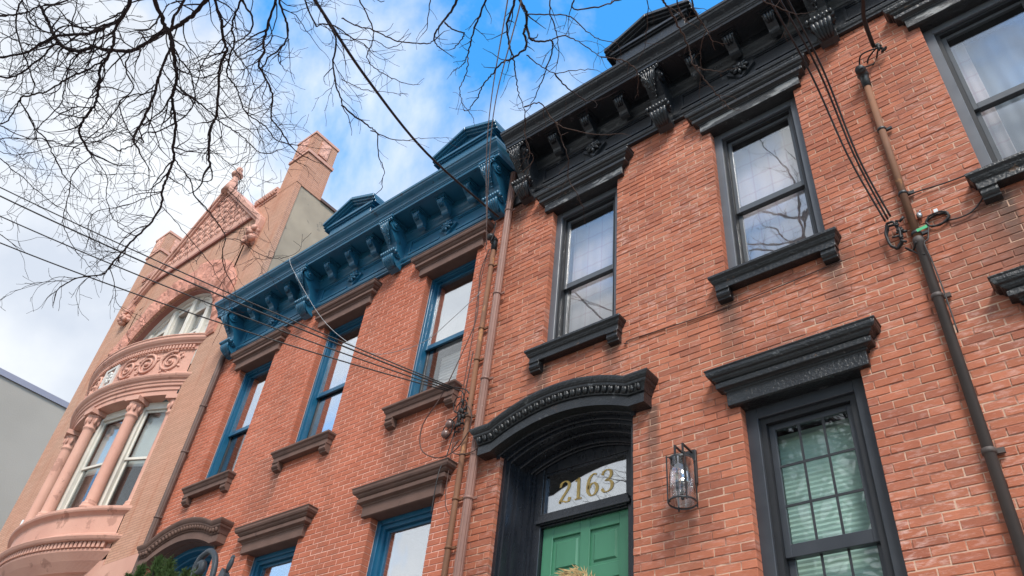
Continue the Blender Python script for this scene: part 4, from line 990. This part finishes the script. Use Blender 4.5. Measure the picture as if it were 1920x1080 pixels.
# clamp bundle and loops at the end of the three cables
kb = empty('cable_coil', ak, 'black cable loop and clamp bundle at the end of the three cables', 'cable'); bpy.context.view_layer.update()
def loop(b, c, rx, rz, turns, r_, mat=None, tilt=.02, n=26, ph=0):
    pts = []
    for i in range(int(n * turns) + 1):
        a = 2 * math.pi * i / n + ph; k = 1 + .05 * math.sin(i * 1.7)
        pts.append((c[0] + rx * k * math.cos(a), c[1] + tilt * math.sin(a * .5 + 1), c[2] + rz * k * math.sin(a)))
    b.tube(pts, r_, 5)
b = MB(); loop(b, (-.81, -.06, 6.27), .052, .135, 2.4, .011); P(b, 'loop', M['cable'], kb)
b = MB(); rr = random.Random(2)
for k in range(14):
    p = Vector((-.77 + rr.uniform(-.03, .04), -.09 + rr.uniform(-.03, .03), 6.16 + k * .017)); b.tube([p, p + Vector((rr.uniform(-.05, .05), rr.uniform(-.02, .02), rr.uniform(-.05, .03)))], rr.uniform(.006, .014), 6)
P(b, 'clamps', M['cable'], kb)
b = MB(); b.tube(catmull([(-.76, -.05, 6.12), (-.72, -.03, 6.08), (-.67, -.09, 6.10)], 5), .008, 5); b.tube([(-.75, -.05, 6.11), (-.69, -.05, 6.02), (-.64, -.085, 5.96)], .007, 5); P(b, 'tail', M['cable'], kb)
cable('wall_cable', catmull([(-.62, -.04, 6.655), (-.50, -.02, 6.66), (-.35, -.015, 6.645), (-.18, -.015, 6.64), (-.10, -.02, 6.65)], 5), .0065, M['cable'], 'short black cable from the right conduit across the brick to the right sill')
cable('wall_cable', catmull([(-.135, -.02, 6.52), (-.13, -.02, 6.40), (-.17, -.02, 6.32), (-.26, -.02, 6.25), (-.35, -.02, 6.24), (-.42, -.02, 6.26)], 5), .0065, M['cable'], 'black cable curving from the right sill to the small coil')
b = MB(); loop(b, (-.485, -.02, 6.305), .082, .060, 5.3, .0075, tilt=.012, n=28); o = b.build('cable_coil', M['cable']); tag(o, 'small flat coil of black cable on the brick beside the right conduit', 'cable')
cable('wall_cable', catmull([(-.555, -.02, 6.28), (-.575, -.03, 6.2), (-.59, -.05, 6.12), (-.62, -.085, 6.06), (-.61, -.08, 5.9), (-.60, -.075, 5.6), (-.60, -.075, 5.2)], 5), .006, M['cable'], 'thin black cable running down the dark part of the right conduit')
b = MB(); b.box(-.04, .04, -.002, .002, -.015, .015); o = b.build('cable_tag', M['green_tag'], None, (-.60, -.095, 6.205)); o.rotation_euler = (0, R(-6), 0); tag(o, 'small green tag on the right conduit', 'tag')
b = MB(); b.lathe([(.012, 0), (.022, .012), (.022, .04), (.014, .055)], (0, 0, 0), 8); b.tube([(0, 0, .03), (.02, -.03, .05)], .006, 5); o = b.build('wall_hook', M['steel'], None, (-.595, -.03, 6.375)); tag(o, 'little grey metal hook above the small cable coil', 'hook')
b = MB(); b.box(-.014, .014, -.012, .012, -.016, .016); o = b.build('cable_splitter', M['white_plastic'], None, (-.475, -.035, 6.375)); tag(o, 'tiny white connector on top of the small cable coil', 'connector')
cable('wall_cable', catmull([(-3.36, -.012, 6.25), (-3.33, -.02, 6.235), (-3.30, -.012, 6.268), (-2.9, -.012, 6.245), (-2.465, -.012, 6.224), (-1.95, -.012, 6.228), (-1.55, -.012, 6.245), (-1.245, -.012, 6.262)], 6), .0055, M['cable_brown'], 'brown cable pinned along the brick under the middle upper sill')
# service drop to the right weatherhead, with splices and drip loops
sdp = empty('service_drop', (-.5, -.3, 8.4), 'thick black service cable with splices hanging to the right weatherhead', 'cable'); bpy.context.view_layer.update()
e = along(1606, -40, 8.3); tip = Vector((-.48, -.30, 8.47)); tip2 = along(1637, 85, 8.75)
b = MB(); b.tube(catmull([e + Vector((-.8, -7.0, 1.6)), e + Vector((-.1, -.9, .35)), e, along(1620, 35, 8.6), tip2], 6), .020, 7); P(b, 'cable', M['cable'], sdp)
b = MB(); rr = random.Random(9)
for k in range(9):
    p = tip2 + Vector((.01 * k, .005 * k, -.012 * k)) + Vector((rr.uniform(-.02, .02),) * 3); b.ell(p, (.016, .016, .03), Euler((rr.random()*2, rr.random()*2, 0)), 6, 4)
P(b, 'splices', M['cable'], sdp)
for k, (u_, v_) in enumerate(((1612, 128), (1626, 130), (1640, 118))):
    b = MB(); b.tube(catmull([tip2 + Vector((.02 * k, 0, -.06)), along([1614, 1628, 1645][k], [104, 110, 100][k], 8.75), along(u_, v_, 8.72), Vector((-.655 + .012 * k, -.17, 8.30))], 6), .008, 6); P(b, 'drip_loop', M['cable'], sdp)
# tangle on the blue-trimmed house
def wobble(P_, label, r_=.006, mat='cable', grp=None): return cable('wall_cable', catmull(P_, 6), r_, M[mat], label, grp)
tg_ = empty('cable_tangle', (-5.45, -.05, 6.1), 'tangle of cables, knobs and clamps beside the rusty conduit', 'cable'); bpy.context.view_layer.update()
def tpart(nm, P_, r_, mat): b = MB(); b.tube(catmull(P_, 6), r_, 5); P(b, nm, M[mat], tg_)
rr = random.Random(12)
b = MB()
for k in range(22):
    p = Vector((-5.37 + rr.uniform(-.06, .07), -.075 + rr.uniform(-.03, .03), 5.85 + rr.random() * .42)); q = p + Vector((rr.uniform(-.09, .09), rr.uniform(-.03, .02), rr.uniform(-.12, .06))); b.tube([p, (p + q)/2 + Vector((0, -.02, 0)), q], rr.uniform(.005, .013), 5)
for k in range(10): b.ell((-5.36 + rr.uniform(-.06, .05), -.09, 5.9 + rr.random() * .3), (.02, .02, .028), nu=7, nv=4)
P(b, 'splices', M['cable'], tg_)
b = MB()
for (x, z) in ((-5.56, 6.0), (-5.60, 5.89)): b.lathe([(.048, 0), (.052, .012), (.04, .03), (.045, .045), (.03, .06)], (0, 0, 0), 12) if False else b.ell((x, -.06, z), (.05, .045, .05), nu=10, nv=6)
P(b, 'knob', M['porcelain'], tg_)
b = MB(); loop(b, (-5.58, -.05, 5.95), .085, .11, 1.3, .007); P(b, 'loop', M['cable'], tg_)
b = MB(); loop(b, (-5.45, -.06, 6.20), .07, .09, 2.2, .007, tilt=.04); P(b, 'loop', M['cable'], tg_)
tpart('strand', [anc, (-5.36, -.12, 6.30), (-5.40, -.06, 6.14), (-5.56, -.05, 6.02), (-5.58, -.05, 5.93)], .007, 'cable')
tpart('strand', [anc + Vector((0, 0, .02)), (-5.36, -.10, 6.36), (-5.31, -.08, 6.30)], .008, 'cable')
tpart('strand', [(-5.33, -.08, 6.12), (-5.26, -.12, 6.10), (-5.20, -.10, 5.98), (-5.22, -.08, 5.8)], .008, 'cable_brown')
wobble([(-5.30, -.12, 8.45), (-5.42, -.10, 8.1), (-5.36, -.1, 7.4), (-5.45, -.14, 6.9), (-5.62, -.2, 6.3), (-5.83, -.2, 6.0), (-5.80, -.18, 5.7), (-5.55, -.14, 5.55), (-5.35, -.1, 5.62), (-5.20, -.1, 5.8)], 'long brown cable drooping in a wide loop left of the rusty conduit', .0065, 'cable_brown')
wobble([(-5.32, -.12, 8.45), (-5.44, -.06, 7.9), (-5.42, -.06, 7.2), (-5.44, -.06, 6.4), (-5.46, -.06, 5.7), (-5.42, -.08, 5.1), (-5.33, -.08, 4.9)], 'thin brown cable hanging straight down left of the rusty conduit', .005, 'cable_brown')
wobble([(-5.36, -.07, 6.9), (-5.40, -.07, 6.2), (-5.50, -.08, 5.6), (-5.48, -.17, 5.35), (-5.49, -.17, 4.9)], 'thin dark cable trailing over the right end of the lower brown lintel', .006, 'cable')
wobble([(-5.36, -.07, 5.75), (-5.42, -.09, 5.62), (-5.26, -.12, 5.52), (-5.08, -.13, 5.50), (-5.0, -.12, 5.55)], 'thin cable crossing the pinkish downspout below the black hood', .006, 'cable_brown')
wobble([(-5.33, -.12, 7.75), (-5.75, -.16, 7.45), (-6.1, -.16, 7.3), (-6.6, -.14, 7.35), (-7.2, -.12, 7.55), (-7.9, -.16, 8.05), (-8.6, -.25, 8.75), (-9.2, -.60, 9.7), (-9.45, -.58, 10.1)], 'thin pale cable sagging from the blue cornice across two upper windows', .004, 'cable_pale')
wobble([(-5.31, -.09, 8.58), (-5.26, -.16, 8.52), (-5.22, -.17, 8.62), (-5.18, -.2, 8.8)], 'short cable loop between the left weatherhead and the thick cable', .008, 'cable')

# ------------------------------------------------------------------ street tree
tr = empty('street_tree', (-4.3, -6.35, 0), 'bare winter street tree with dark crooked branches hanging across the sky', 'tree'); bpy.context.view_layer.update()
rt = random.Random(21)
def rv3(a): return Vector((rt.uniform(-a, a), rt.uniform(-a, a), rt.uniform(-a, a)))
def twig(b, p, d, ln_, r_, lvl):
    n = max(3, int(ln_ / .045)); pts = [p.copy()]; d = d.normalized()
    bend = rv3(.22)
    for i in range(n):
        d = (d + rv3(.36) + bend * .22).normalized(); pts.append(pts[-1] + d * (ln_ / n))
    rad = [max(.0017, r_ * (1 - .70 * i / n)) for i in range(n + 1)]
    b.tube(pts, rad, 4, True, False)
    for i in range(1, n):
        if rt.random() < .25: q = rv3(1).normalized(); b.tube([pts[i], pts[i] + q * rt.uniform(.006, .016)], [rad[i] * .9, .0012], 3, True, False)   # buds
    if lvl > 0:
        for i in range(1, n):
            if rt.random() < (.26 if lvl > 1 else .15):
                side = d.cross(rv3(1)).normalized(); dd = ((pts[i+1] - pts[i]).normalized() * .75 + side * rt.uniform(.5, 1.1)).normalized()
                twig(b, pts[i], dd, ln_ * rt.uniform(.35, .7), rad[i] * .7, lvl - 1)
def grow(points, r0, r1, dens=1.0, mat='bark', tw=.42, lvl=2, name='branch'):
    pts = catmull(points, 6); pts = [p + rv3(.006) for p in pts]; n = len(pts)
    rad = [(r0 + (r1 - r0) * i / (n - 1)) * (1 + rt.uniform(-.10, .14)) for i in range(n)]
    b = MB(); b.tube(pts, rad, 7)
    acc = 0
    for i in range(1, n - 1):
        acc += (pts[i] - pts[i-1]).length
        if acc > .085 / dens:
            acc = 0
            if rt.random() < .66:
                t_ = (pts[i+1] - pts[i-1]).normalized(); side = t_.cross(rv3(1)).normalized(); dd = (t_ * rt.uniform(.4, 1.0) + side * rt.uniform(.6, 1.0)).normalized()
                twig(b, pts[i], dd, tw * rt.uniform(.35, 1.1), min(rad[i] * .62, .0080), lvl)
    twig(b, pts[-1], (pts[-1] - pts[-2]).normalized(), tw * .6, rad[-1], 1)
    o = P(b, name, M[mat], tr); return o
def path(cr, ox, oy, s, t0, t1):
    n = len(cr); return [along(ox + x / s, oy + y / s, t0 + (t1 - t0) * i / (n - 1) + rt.uniform(-.06, .06)) for i, (x, y) in enumerate(cr)]
PATHS = [   # laid out over the left part of the crown: points, distances, radii
 ([(800,-30),(735,45),(700,75),(650,105),(600,125),(545,165),(490,190),(450,190),(390,185),(350,175),(310,190),(255,185),(220,160),(200,130),(185,90),(170,60),(155,25)], 7.6, 8.2, .030, .012),
 ([(500,-30),(460,60),(395,100),(355,120),(290,130),(215,135),(150,165),(90,200),(0,215)], 7.3, 7.9, .026, .008),
 ([(470,40),(432,110),(425,160),(405,215),(375,255),(372,300),(365,360),(350,400),(310,455),(300,510),(345,580)], 7.4, 7.7, .020, .009),
 ([(560,-40),(600,50),(620,100),(640,140),(650,190),(655,240),(663,290),(655,330),(645,365),(655,430),(658,480),(650,540),(650,600),(630,660),(607,715),(605,770),(560,840),(490,910),(440,965),(405,1010),(380,1030),(300,1040),(225,1075)], 7.2, 8.2, .030, .005),
 ([(650,590),(680,630),(715,680),(730,730),(790,800),(825,850),(845,895),(835,940),(840,1000),(870,1060)], 7.8, 8.3, .011, .004),
 ([(845,895),(900,900),(950,940),(1010,965),(1060,968)], 8.1, 8.4, .006, .003),
 ([(700,-30),(680,20),(650,70),(640,130),(640,180),(600,270),(590,310),(560,400),(520,480),(500,520)], 7.0, 7.4, .018, .010),
 ([(800,-30),(820,50),(830,75),(835,140),(850,190),(825,250),(820,300),(815,400),(810,440),(790,480),(785,560),(785,630)], 7.3, 7.6, .020, .010),
 ([(920,-30),(880,60),(870,110),(880,160),(860,220),(850,280),(880,320),(900,370),(920,420),(960,450),(1000,480),(1030,520),(1080,540)], 7.4, 8.0, .014, .005),
 ([(1040,-30),(1010,80),(990,150),(990,200),(970,240),(1000,300),(1020,350),(1020,400),(1020,450),(1060,500),(1090,550)], 7.1, 7.5, .018, .006),
 ([(1040,-30),(1065,60),(1080,100),(1075,150),(1040,190),(1000,220)], 6.9, 7.0, .014, .006),
 ([(1130,-30),(1180,90),(1210,90),(1260,100),(1330,150)], 7.0, 7.2, .012, .005),
 ([(1170,-30),(1230,80),(1260,150),(1250,240),(1260,310),(1280,380)], 7.2, 7.4, .014, .006),
 ([(220,150),(170,200),(100,260),(40,290),(-30,280)], 7.9, 8.1, .012, .008),
 ([(150,20),(100,45),(60,55),(-20,60)], 8.0, 8.1, .011, .008),
 ([(405,215),(330,260),(260,290),(180,340),(120,355),(75,370),(100,420),(130,480),(170,520),(200,580),(240,660)], 7.6, 8.1, .013, .005),
 ([(75,370),(30,450),(-30,470)], 7.9, 8.0, .009, .006),
 ([(120,-30),(75,10),(60,90),(80,180),(110,260),(130,320)], 7.7, 8.0, .012, .005),
 ([(650,190),(705,260),(720,300),(730,380),(690,440),(600,490),(540,500),(500,545),(440,565)], 7.5, 7.7, .010, .005),
 ([(663,320),(700,355),(740,380),(790,420),(830,460),(880,490),(920,520),(970,570),(1030,570)], 7.5, 7.9, .013, .004),
 ([(605,770),(640,810),(690,870),(740,930),(800,1000)], 7.9, 8.2, .006, .003),
 ([(345,580),(400,660),(400,740),(425,820),(480,850)], 7.7, 7.9, .006, .003),
 ([(345,590),(300,620),(270,660),(260,720),(240,800),(240,860),(290,950)], 7.7, 8.0, .008, .003),
 ([(607,720),(550,740),(480,770),(350,800),(330,880)], 7.9, 8.1, .007, .003),
 ([(-30,520),(80,520),(160,520),(240,545),(300,560)], 8.1, 7.9, .008, .004),
 ([(-30,570),(40,630),(100,680),(180,750),(230,780)], 8.1, 8.2, .007, .003),
 ([(490,190),(470,260),(500,330),(450,380),(460,440),(500,520)], 7.6, 7.7, .010, .005),
 ([(880,160),(930,130),(950,80),(920,20),(900,-30)], 7.4, 7.2, .008, .010),
 ([(310,190),(260,240),(240,350),(220,400),(150,470),(130,490)], 7.9, 8.1, .009, .004),
 ([(785,560),(840,600),(900,660),(870,720),(830,760)], 7.6, 7.8, .005, .003),
 ([(600,520),(560,600),(580,660),(530,650),(400,655)], 7.8, 8.0, .004, .003),
 ([(300,510),(250,540),(160,560),(60,580),(-20,560)], 7.9, 8.1, .005, .003),
 ([(1000,300),(950,350),(930,430),(960,480),(990,540)], 7.4, 7.6, .007, .003),
 ([(590,310),(540,350),(480,360),(430,420),(380,480),(300,540)], 7.3, 7.7, .009, .004),
 ([(870,110),(800,180),(760,240),(740,310)], 7.4, 7.6, .008, .004),
 ([(0,120),(80,160),(150,170),(200,135)], 8.1, 8.0, .006, .008),
]
for q, t0, t1, r0, r1 in PATHS: grow(path(q, 0, 0, 2.0, t0, t1), r0 * .60, r1 * 1.05, 1.6, 'bark', .60)
PATHS2 = [  # over the middle, in front of the blue sky and the black cornice
 ([(600,-40),(560,50),(520,105),(480,160),(470,200),(495,245)], 6.9, 7.0, .011, .005),
 ([(520,110),(570,150),(620,165),(610,200),(570,245)], 7.0, 7.0, .007, .004),
 ([(745,-40),(700,80),(670,150),(650,230),(635,290),(610,330),(580,350)], 6.8, 7.1, .009, .003),
 ([(640,290),(640,340),(620,400),(600,450),(610,520),(640,560),(670,600)], 7.0, 7.1, .005, .0025),
 ([(870,-40),(915,20),(935,60),(935,130),(925,170),(935,240),(870,290),(800,330),(760,380),(720,430),(690,490),(650,550),(620,560)], 6.7, 7.1, .013, .003),
 ([(890,-40),(860,60),(840,130),(850,220),(870,290),(880,350),(890,420),(900,480),(930,560)], 6.7, 7.0, .010, .003),
 ([(935,130),(960,200),(1010,210),(1065,205),(1070,250),(1050,310),(1020,400),(980,490),(930,580)], 6.9, 7.1, .010, .003),
 ([(1060,-40),(1055,60),(1085,150),(1100,230),(1090,330)], 6.8, 6.9, .006, .003),
 ([(935,70),(1050,75),(1150,80),(1200,120),(1260,170),(1310,200),(1400,220)], 6.9, 7.0, .006, .003),
 ([(1060,205),(1120,180),(1200,210),(1270,260),(1320,295)], 7.0, 7.1, .006, .003),
 ([(940,280),(1000,330),(1080,370),(1150,360),(1260,350)], 7.0, 7.1, .005, .003),
 ([(930,540),(1000,520),(1040,560),(1080,620),(1150,650),(1280,680),(1380,680)], 7.0, 7.2, .006, .003),
 ([(1080,370),(1130,430),(1180,470),(1240,510),(1310,500)], 7.0, 7.1, .007, .003),
 ([(930,580),(930,680),(950,760),(970,800),(940,880),(900,960),(860,1040)], 7.1, 7.3, .005, .0025),
 ([(1090,620),(1120,720),(1150,800),(1150,900),(1190,980),(1230,1060)], 7.0, 7.1, .005, .0025),
 ([(1190,-30),(1170,40),(1280,40),(1400,0),(1480,-30)], 6.8, 6.8, .006, .006),
 ([(460,-30),(440,60),(435,150)], 7.0, 7.1, .005, .003),
 ([(0,400),(80,440),(150,460),(270,470)], 7.2, 7.4, .004, .002),
 ([(0,90),(80,130),(160,150),(260,200),(330,215),(430,220),(475,205)], 7.2, 7.1, .006, .005),
 ([(0,530),(70,590),(140,640),(180,680),(190,790),(215,860),(205,960)], 7.2, 7.4, .008, .003),
 ([(150,660),(240,700),(330,710),(390,700),(500,698)], 7.3, 7.4, .005, .002),
 ([(80,-30),(150,120),(160,200),(130,290),(180,350),(290,410),(370,430)], 7.1, 7.3, .006, .003),
 ([(0,200),(90,200),(180,210),(230,240),(290,230)], 7.3, 7.3, .004, .003),
]
for q, t0, t1, r0, r1 in PATHS2: grow(path(q, 640, 0, 2.7, t0, t1), r0, r1, .8, 'twig' if r0 < .007 else 'bark', .26, 1)
PATHS3 = [
 ([(770,-60),(800,0),(870,100),(930,220),(990,330),(1050,480),(1075,590),(1150,680),(1250,820),(1370,940),(1410,1000)], 6.6, 6.9, .009, .003),
 ([(1085,600),(1150,630),(1220,645),(1350,655)], 6.8, 6.9, .006, .002),
 ([(1030,-60),(1060,0),(1110,140),(1180,240),(1230,330),(1260,385)], 6.5, 6.6, .008, .003),
 ([(230,520),(400,550),(510,600),(570,690),(570,860)], 6.9, 7.0, .006, .003),
 ([(1190,290),(1150,420),(1150,560),(1150,700),(1130,890)], 6.6, 6.8, .004, .002),
 ([(920,-60),(940,60),(980,160),(1010,200)], 6.5, 6.6, .006, .003),
 ([(650,-60),(660,100),(650,300),(630,430)], 6.7, 6.8, .004, .002),
 ([(1640,-80),(1700,-20),(1760,30),(1850,60),(1980,120),(2060,130)], 6.3, 6.5, .006, .0025),
]
for q, t0, t1, r0, r1 in PATHS3: grow(path(q, 1080, 0, 4.909, t0, t1), r0, r1, .7, 'twig', .20, 1)
# trunk, fork and the limbs that carry the rest of the crown above and behind the lens
b = MB(); fork = Vector((-4.25, -6.25, 4.6))
b.tube(catmull([(-4.3, -6.35, -.1), (-4.32, -6.36, .5), (-4.27, -6.33, 2.0), (-4.3, -6.3, 3.6), fork], 6), [.25 - .0035 * i for i in range(25)], 12); P(b, 'trunk', M['bark'], tr)
def outside(p): u_, v_ = proj(p); return not (-40 < u_ < 1960 and -60 < v_ < 1120) or (Vector(p) - CAM).dot(c_f) < 0
hubs = []
for mids, r0 in (([(-4.3, -6.7, 7.0), (-4.2, -7.0, 10.0), (-3.9, -7.2, 13.0), (-3.6, -7.3, 15.0)], .11), ([(-4.8, -6.8, 7.5), (-5.6, -7.2, 10.5), (-6.3, -7.5, 12.6)], .09), ([(-4.2, -5.8, 6.2), (-4.05, -5.0, 8.2), (-3.9, -4.5, 9.6)], .13), ([(-3.6, -5.9, 6.2), (-2.9, -5.2, 8.0), (-2.4, -4.4, 9.3)], .11), ([(-4.6, -6.6, 6.4), (-4.9, -7.2, 8.6), (-5.0, -7.8, 10.8)], .12),
                 ([(-3.9, -6.7, 6.6), (-3.2, -7.4, 8.8), (-2.6, -8.2, 10.6)], .10), ([(-5.0, -6.2, 6.0), (-6.0, -6.3, 7.4), (-7.0, -6.6, 8.8)], .10), ([(-3.2, -6.4, 6.0), (-1.8, -6.6, 7.4), (-.4, -6.9, 8.6), (.6, -7.3, 9.6)], .10)):
    pts = catmull([fork] + mids, 6); n = len(pts); b = MB(); b.tube(pts, [r0 + (.035 - r0) * i / (n-1) for i in range(n)], 9); P(b, 'limb', M['bark'], tr); hubs.append(pts)
    for i in range(7, n, 2):                      # secondary branches away from the view
        for rep in range(3):
            d = (rv3(1) + Vector((0, 0, .45))).normalized(); pp = [pts[i]]; ok = True
            for k in range(5):
                d = (d + rv3(.35)).normalized(); q = pp[-1] + d * rt.uniform(.35, .6)
                if not outside(q): ok = False; break
                pp.append(q)
            if len(pp) > 2: 
                keep = [x for x in pp]
                if all(outside(x) for x in keep): grow(keep, .034, .009, .8, 'bark', .75, 1)
allh = [p for h in hubs for p in h[8:]]
for q, t0, t1, r0, r1 in [(x, a, b_, c, d) for x, a, b_, c, d in PATHS]:   # join branches entering from above to the nearest limb
    if q[0][1] > -20: continue
    s_ = along(q[0][0] / 2, q[0][1] / 2, t0); hN = min(allh, key=lambda p: (p - s_).length)
    b = MB(); b.tube(catmull([hN, hN.lerp(s_, .5) + rv3(.12) + Vector((0, 0, .15)), s_], 6), [.028 + (r0 * .60 - .028) * i / 12 for i in range(13)], 7); P(b, 'limb', M['bark'], tr)

# ------------------------------------------------------------------ conifer and cast-iron lamp at the blue house's steps
cx, cy = -6.84, -2.0
cf = empty('conifer', (cx, cy, 0), 'dark green feathery evergreen tree in front of the blue-trimmed house', 'tree'); bpy.context.view_layer.update()
b = MB(); b.tube([(cx, cy, 0), (cx, cy, 3.9)], [.07, .012], 8); P(b, 'trunk', M['bark'], cf)
b = MB(); rc = random.Random(31)
tips = [(cx + .02, cy, 3.99, .16), (cx + .13, cy + .05, 3.97, .13), (cx + .56, cy, 3.78, .14), (cx + .74, cy, 3.74, .14), (cx + .34, cy, 3.82, .15), (cx - .45, cy, 3.92, .14), (cx - .25, cy, 3.96, .13), (cx - .64, cy, 3.86, .13), (cx - .12, cy + .1, 3.97, .14)]
for k in range(15000):
    tx, ty, tz, sp = tips[rc.randrange(len(tips))]; f = rc.random() ** 1.3
    z = tz - f * 1.5; r_ = sp * (.12 + f * 1.5) * math.sqrt(rc.random()); a = rc.random() * 6.283
    p = Vector((tx + r_ * math.cos(a), ty + r_ * math.sin(a), z + rc.uniform(-.02, .02)))
    d = Vector((math.cos(a) * .7, math.sin(a) * .7, 1.0 + rc.uniform(-.5, .3))).normalized(); s = d.cross(Vector((rc.uniform(-1, 1), rc.uniform(-1, 1), rc.uniform(-1, 1)))).normalized()
    ln_ = rc.uniform(.02, .05); b.add([p - s * .004, p + s * .004, p + d * ln_ * .6 + s * .007, p + d * ln_, p + d * ln_ * .55 - s * .007], [(0, 1, 2, 3, 4)])
    if rc.random() < .5: e = p + d * ln_ * .4; dd = (d + s * .9).normalized(); b.add([e, e + dd * .03 + d * .006, e + dd * .045], [(0, 1, 2)])
P(b, 'foliage', M['conifer'], cf)['kind'] = 'stuff'
lxp = -6.10
lp = empty('lamp_post', (lxp, -2.0, 0), 'slate grey cast iron lamp with scrolled top beside the evergreen', 'lamp'); bpy.context.view_layer.update()
b = MB(); b.lathe([(.12, 0), (.12, .1), (.06, .2), (.045, .4), (.04, 3.0), (.06, 3.05), (.06, 3.1), (.035, 3.15), (.03, 3.3)], (lxp + .28, -2.0, 0), 12); P(b, 'post', M['lamp_iron'], lp)
b = MB(); b.tube(catmull([(lxp + .28, -2, 3.2), (lxp + .26, -2, 3.55), (lxp + .22, -2, 3.80), (lxp + .10, -2, 3.915), (lxp - .02, -2, 3.885), (lxp - .055, -2, 3.80), (lxp - .01, -2, 3.745), (lxp + .045, -2, 3.775), (lxp + .035, -2, 3.825), (lxp + .0, -2, 3.82)], 6), [.022 + .010 * (i / 54) for i in range(55)], 10); P(b, 'scroll_arm', M['lamp_iron'], lp)
b = MB(); b.lathe([(.005, 3.78), (.03, 3.76), (.034, 3.70), (.07, 3.685), (.075, 3.665), (.05, 3.65), (.055, 3.62), (.085, 3.60), (.12, 3.54), (.14, 3.44), (.15, 3.30), (.12, 3.28)], (lxp - .03, -2, 0), 18); P(b, 'lamp_shade', M['lamp_iron'], lp)
b = MB(); b.prism_y([(lxp + .30, 3.35), (lxp + .42, 3.40), (lxp + .46, 3.66), (lxp + .40, 3.72), (lxp + .36, 3.62)], -2.03, -1.97); b.ell((lxp + .45, -2, 3.745), (.022, .022, .06), Euler((0, R(15), 0)), 8, 6); b.ell((lxp + .455, -2, 3.80), (.03, .012, .02), nu=7, nv=5); bev(P(b, 'ornament', M['lamp_iron'], lp), .008)
